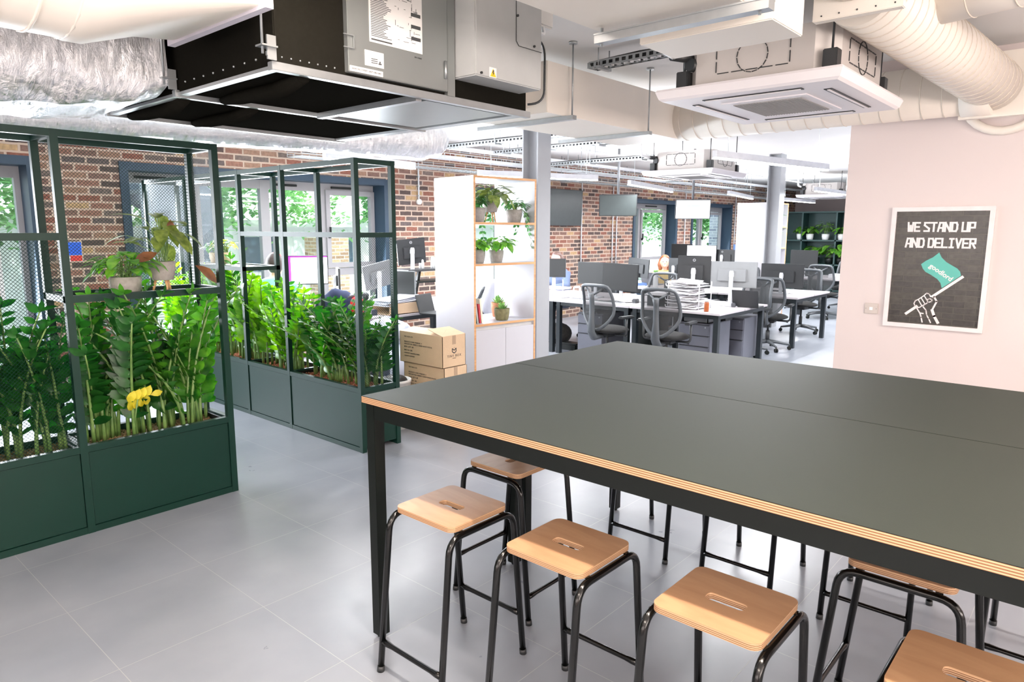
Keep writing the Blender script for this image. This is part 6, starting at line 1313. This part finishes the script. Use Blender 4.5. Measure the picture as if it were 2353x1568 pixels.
# ---------------------------------------------------------------- people
SKIN = mat('skin', (226, 178, 156), 0.55, var=0.04, scale=10)
def person(loc, rz, label, top, hair, hairlen=0.0, lean=0.12, arms='desk', headturn=0.0, sleeve=True, trouser=(50, 56, 76)):
    # seated figure, hips at 0.47, facing local +y
    t = thing('person', label, 'person', loc, math.radians(rz)); hz = 1.19
    SKL = {'hip': V((0, 0, .52)), 'waist': V((0, .01, .68)), 'chest': V((0, lean * .6, .90)), 'neck': V((0, lean, 1.06)), 'head': V((0, lean + .03, hz))}
    def limb(m, pts, rs, n=12): m.tube(pts, rs, n)
    def arm(s): return [V((s * .165, lean * .85, 1.0)), V((s * .215, lean + .08, .80)), V((s * .13, lean + .32, .79)), V((s * .11, lean + .37, .785))]
    b = MB()
    limb(b, [SKL['hip'], SKL['waist'], SKL['chest'], V((0, lean * .9, 1.0)), SKL['neck'], V((0, lean + .015, 1.12))], [.13, .115, .135, .115, .055, .05], 16)
    b.ball(SKL['head'], (.078, .098, .115), 20, 14); H = SKL['head']
    b.ball(H + V((0, .085, -.06)), (.035, .03, .03), 10, 8); b.ball(H + V((0, .103, -.012)), (.012, .018, .02), 8, 6)
    for s in (-1, 1):
        b.ball(H + V((s * .078, 0, -.01)), (.012, .022, .032), 8, 6)
        a = arm(s); limb(b, a, [.048, .04, .03, .024]); limb(b, [a[3], a[3] + V((0, .05, -.005))], [.03, .034], 10)
        for k in range(4):
            p = a[3] + V(((k - 1.5) * .017, .05, -.004)); L = (.055, .066, .07, .06)[k]
            limb(b, [p, p + V((0, L * .5, .006)), p + V((0, L, -.016))], [.0095, .009, .008], 8)
        p = a[3] + V((-s * .03, .015, 0)); limb(b, [p, p + V((-s * .03, .03, .0)), p + V((-s * .03, .06, -.01))], [.011, .01, .009], 8)
        limb(b, [V((s * .09, 0, .52)), V((s * .11, .42, .51)), V((s * .11, .44, .10)), V((s * .11, .44, .06))], [.09, .065, .045, .045], 12); limb(b, [V((s * .11, .42, .04)), V((s * .11, .58, .03))], [.04, .035], 10)
    o = b.build('body', SKIN, t); md = o.modifiers.new('fuse', 'REMESH'); md.mode = 'VOXEL'; md.voxel_size = 0.007; md.use_smooth_shade = True; sm = o.modifiers.new('soften', 'SMOOTH'); sm.iterations = 3
    c = MB(); limb(c, [V((0, 0, .50)), SKL['waist'], SKL['chest'] + V((0, 0, .02)), V((0, lean * .9, 1.015)), V((0, lean, 1.06))], [.15, .135, .16, .135, .07], 20)
    for v in c.v: v.x *= 1.22
    for s in (-1, 1): a = arm(s); limb(c, [a[0], a[1], a[1].lerp(a[2], .9)] if sleeve else [a[0], a[0].lerp(a[1], .6)], [.07, .056, .04] if sleeve else [.07, .06], 14)
    k = c.build('top', mat('cloth_%d_%d_%d' % top, top, 0.85, var=0.08), t); md = k.modifiers.new('fuse', 'REMESH'); md.mode = 'VOXEL'; md.voxel_size = 0.012; md.use_smooth_shade = True; sm = k.modifiers.new('soften', 'SMOOTH'); sm.iterations = 5
    c = MB()
    for s in (-1, 1): limb(c, [V((s * .07, -.05, .52)), V((s * .11, .42, .515)), V((s * .11, .45, .40)), V((s * .11, .44, .10))], [.11, .082, .07, .06], 12)
    c.build('trousers', mat('dark_trousers', trouser, 0.9), t)
    h = MB(); q = H + V((0, -.018, .022)); h.ball(q, (.092, .102, .115), 24, 16)
    for v in h.v:
        d = v - q
        if d.y > .0 and d.z < .062: v.y = q.y + min(d.y, .012)
        v += d.normalized() * noise.noise(v * 22) * .006
    if hairlen > 0:
        for s in (-1, 0, 1): h.tube([H + V((s * .06, -.05, .05)), H + V((s * .085, -.055 + abs(s) * .04, -.05)), H + V((s * .08, -.05 + abs(s) * .05, -.06 - hairlen))], [.04, .045, .026], 12)
    hm = h.build('hair', mat('hair_%d_%d_%d' % hair, hair, 0.55, var=0.25, scale=40), t)
    md = hm.modifiers.new('fuse', 'REMESH'); md.mode = 'VOXEL'; md.voxel_size = 0.007; md.use_smooth_shade = True
    e = MB()
    for s in (-1, 1): e.ball(H + V((s * .03, .088, .012)), (.011, .006, .006), 8, 6)
    e.build('eyes', BLACKM, t); MB().ball(H + V((0, .1, -.048)), (.02, .006, .005), 10, 6).build('mouth', mat('lips', (176, 92, 84), 0.5), t)
    if headturn: pass
    return t
A = at(1528, 602, X=11.25); person((A.x, A.y, A.z - 1.19), 118, 'person with shoulder length auburn hair and yellow top at the second bench', (226, 194, 112), (134, 78, 46), .07, sleeve=False)
A = at(1290, 600, X=8.9); person((A.x, A.y, A.z - 1.17), 95, 'person with long brown hair partly behind the monitor right of the grey column', (96, 110, 140), (96, 72, 66), .14)
A = at(1582, 575, X=13.6); person((A.x, A.y, A.z - 1.19), 100, 'distant person with brown hair behind the white lit monitor', (90, 80, 90), (140, 88, 64), .05)
A = at(1630, 612, X=11.6); person((A.x, A.y, A.z - 1.19), 100, 'person in dark clothes with hair up glimpsed between two big monitors', (70, 84, 130), (110, 76, 60), .0)
gp_ = at(622, 612, Y=6.72); pg = person((gp_.x, gp_.y, gp_.z - 1.19), -48, 'person in mint green top with dark hair seen from behind through the long planter', (126, 196, 168), (64, 54, 52), .0)
hp = MB(); hp.tube([V((.09 * math.cos(k * .3142), .15, 1.195 + .13 * math.sin(k * .3142))) for k in range(11)], .009, 8).build('headphone_band', mat('red_plastic', (206, 66, 60), 0.4), pg)
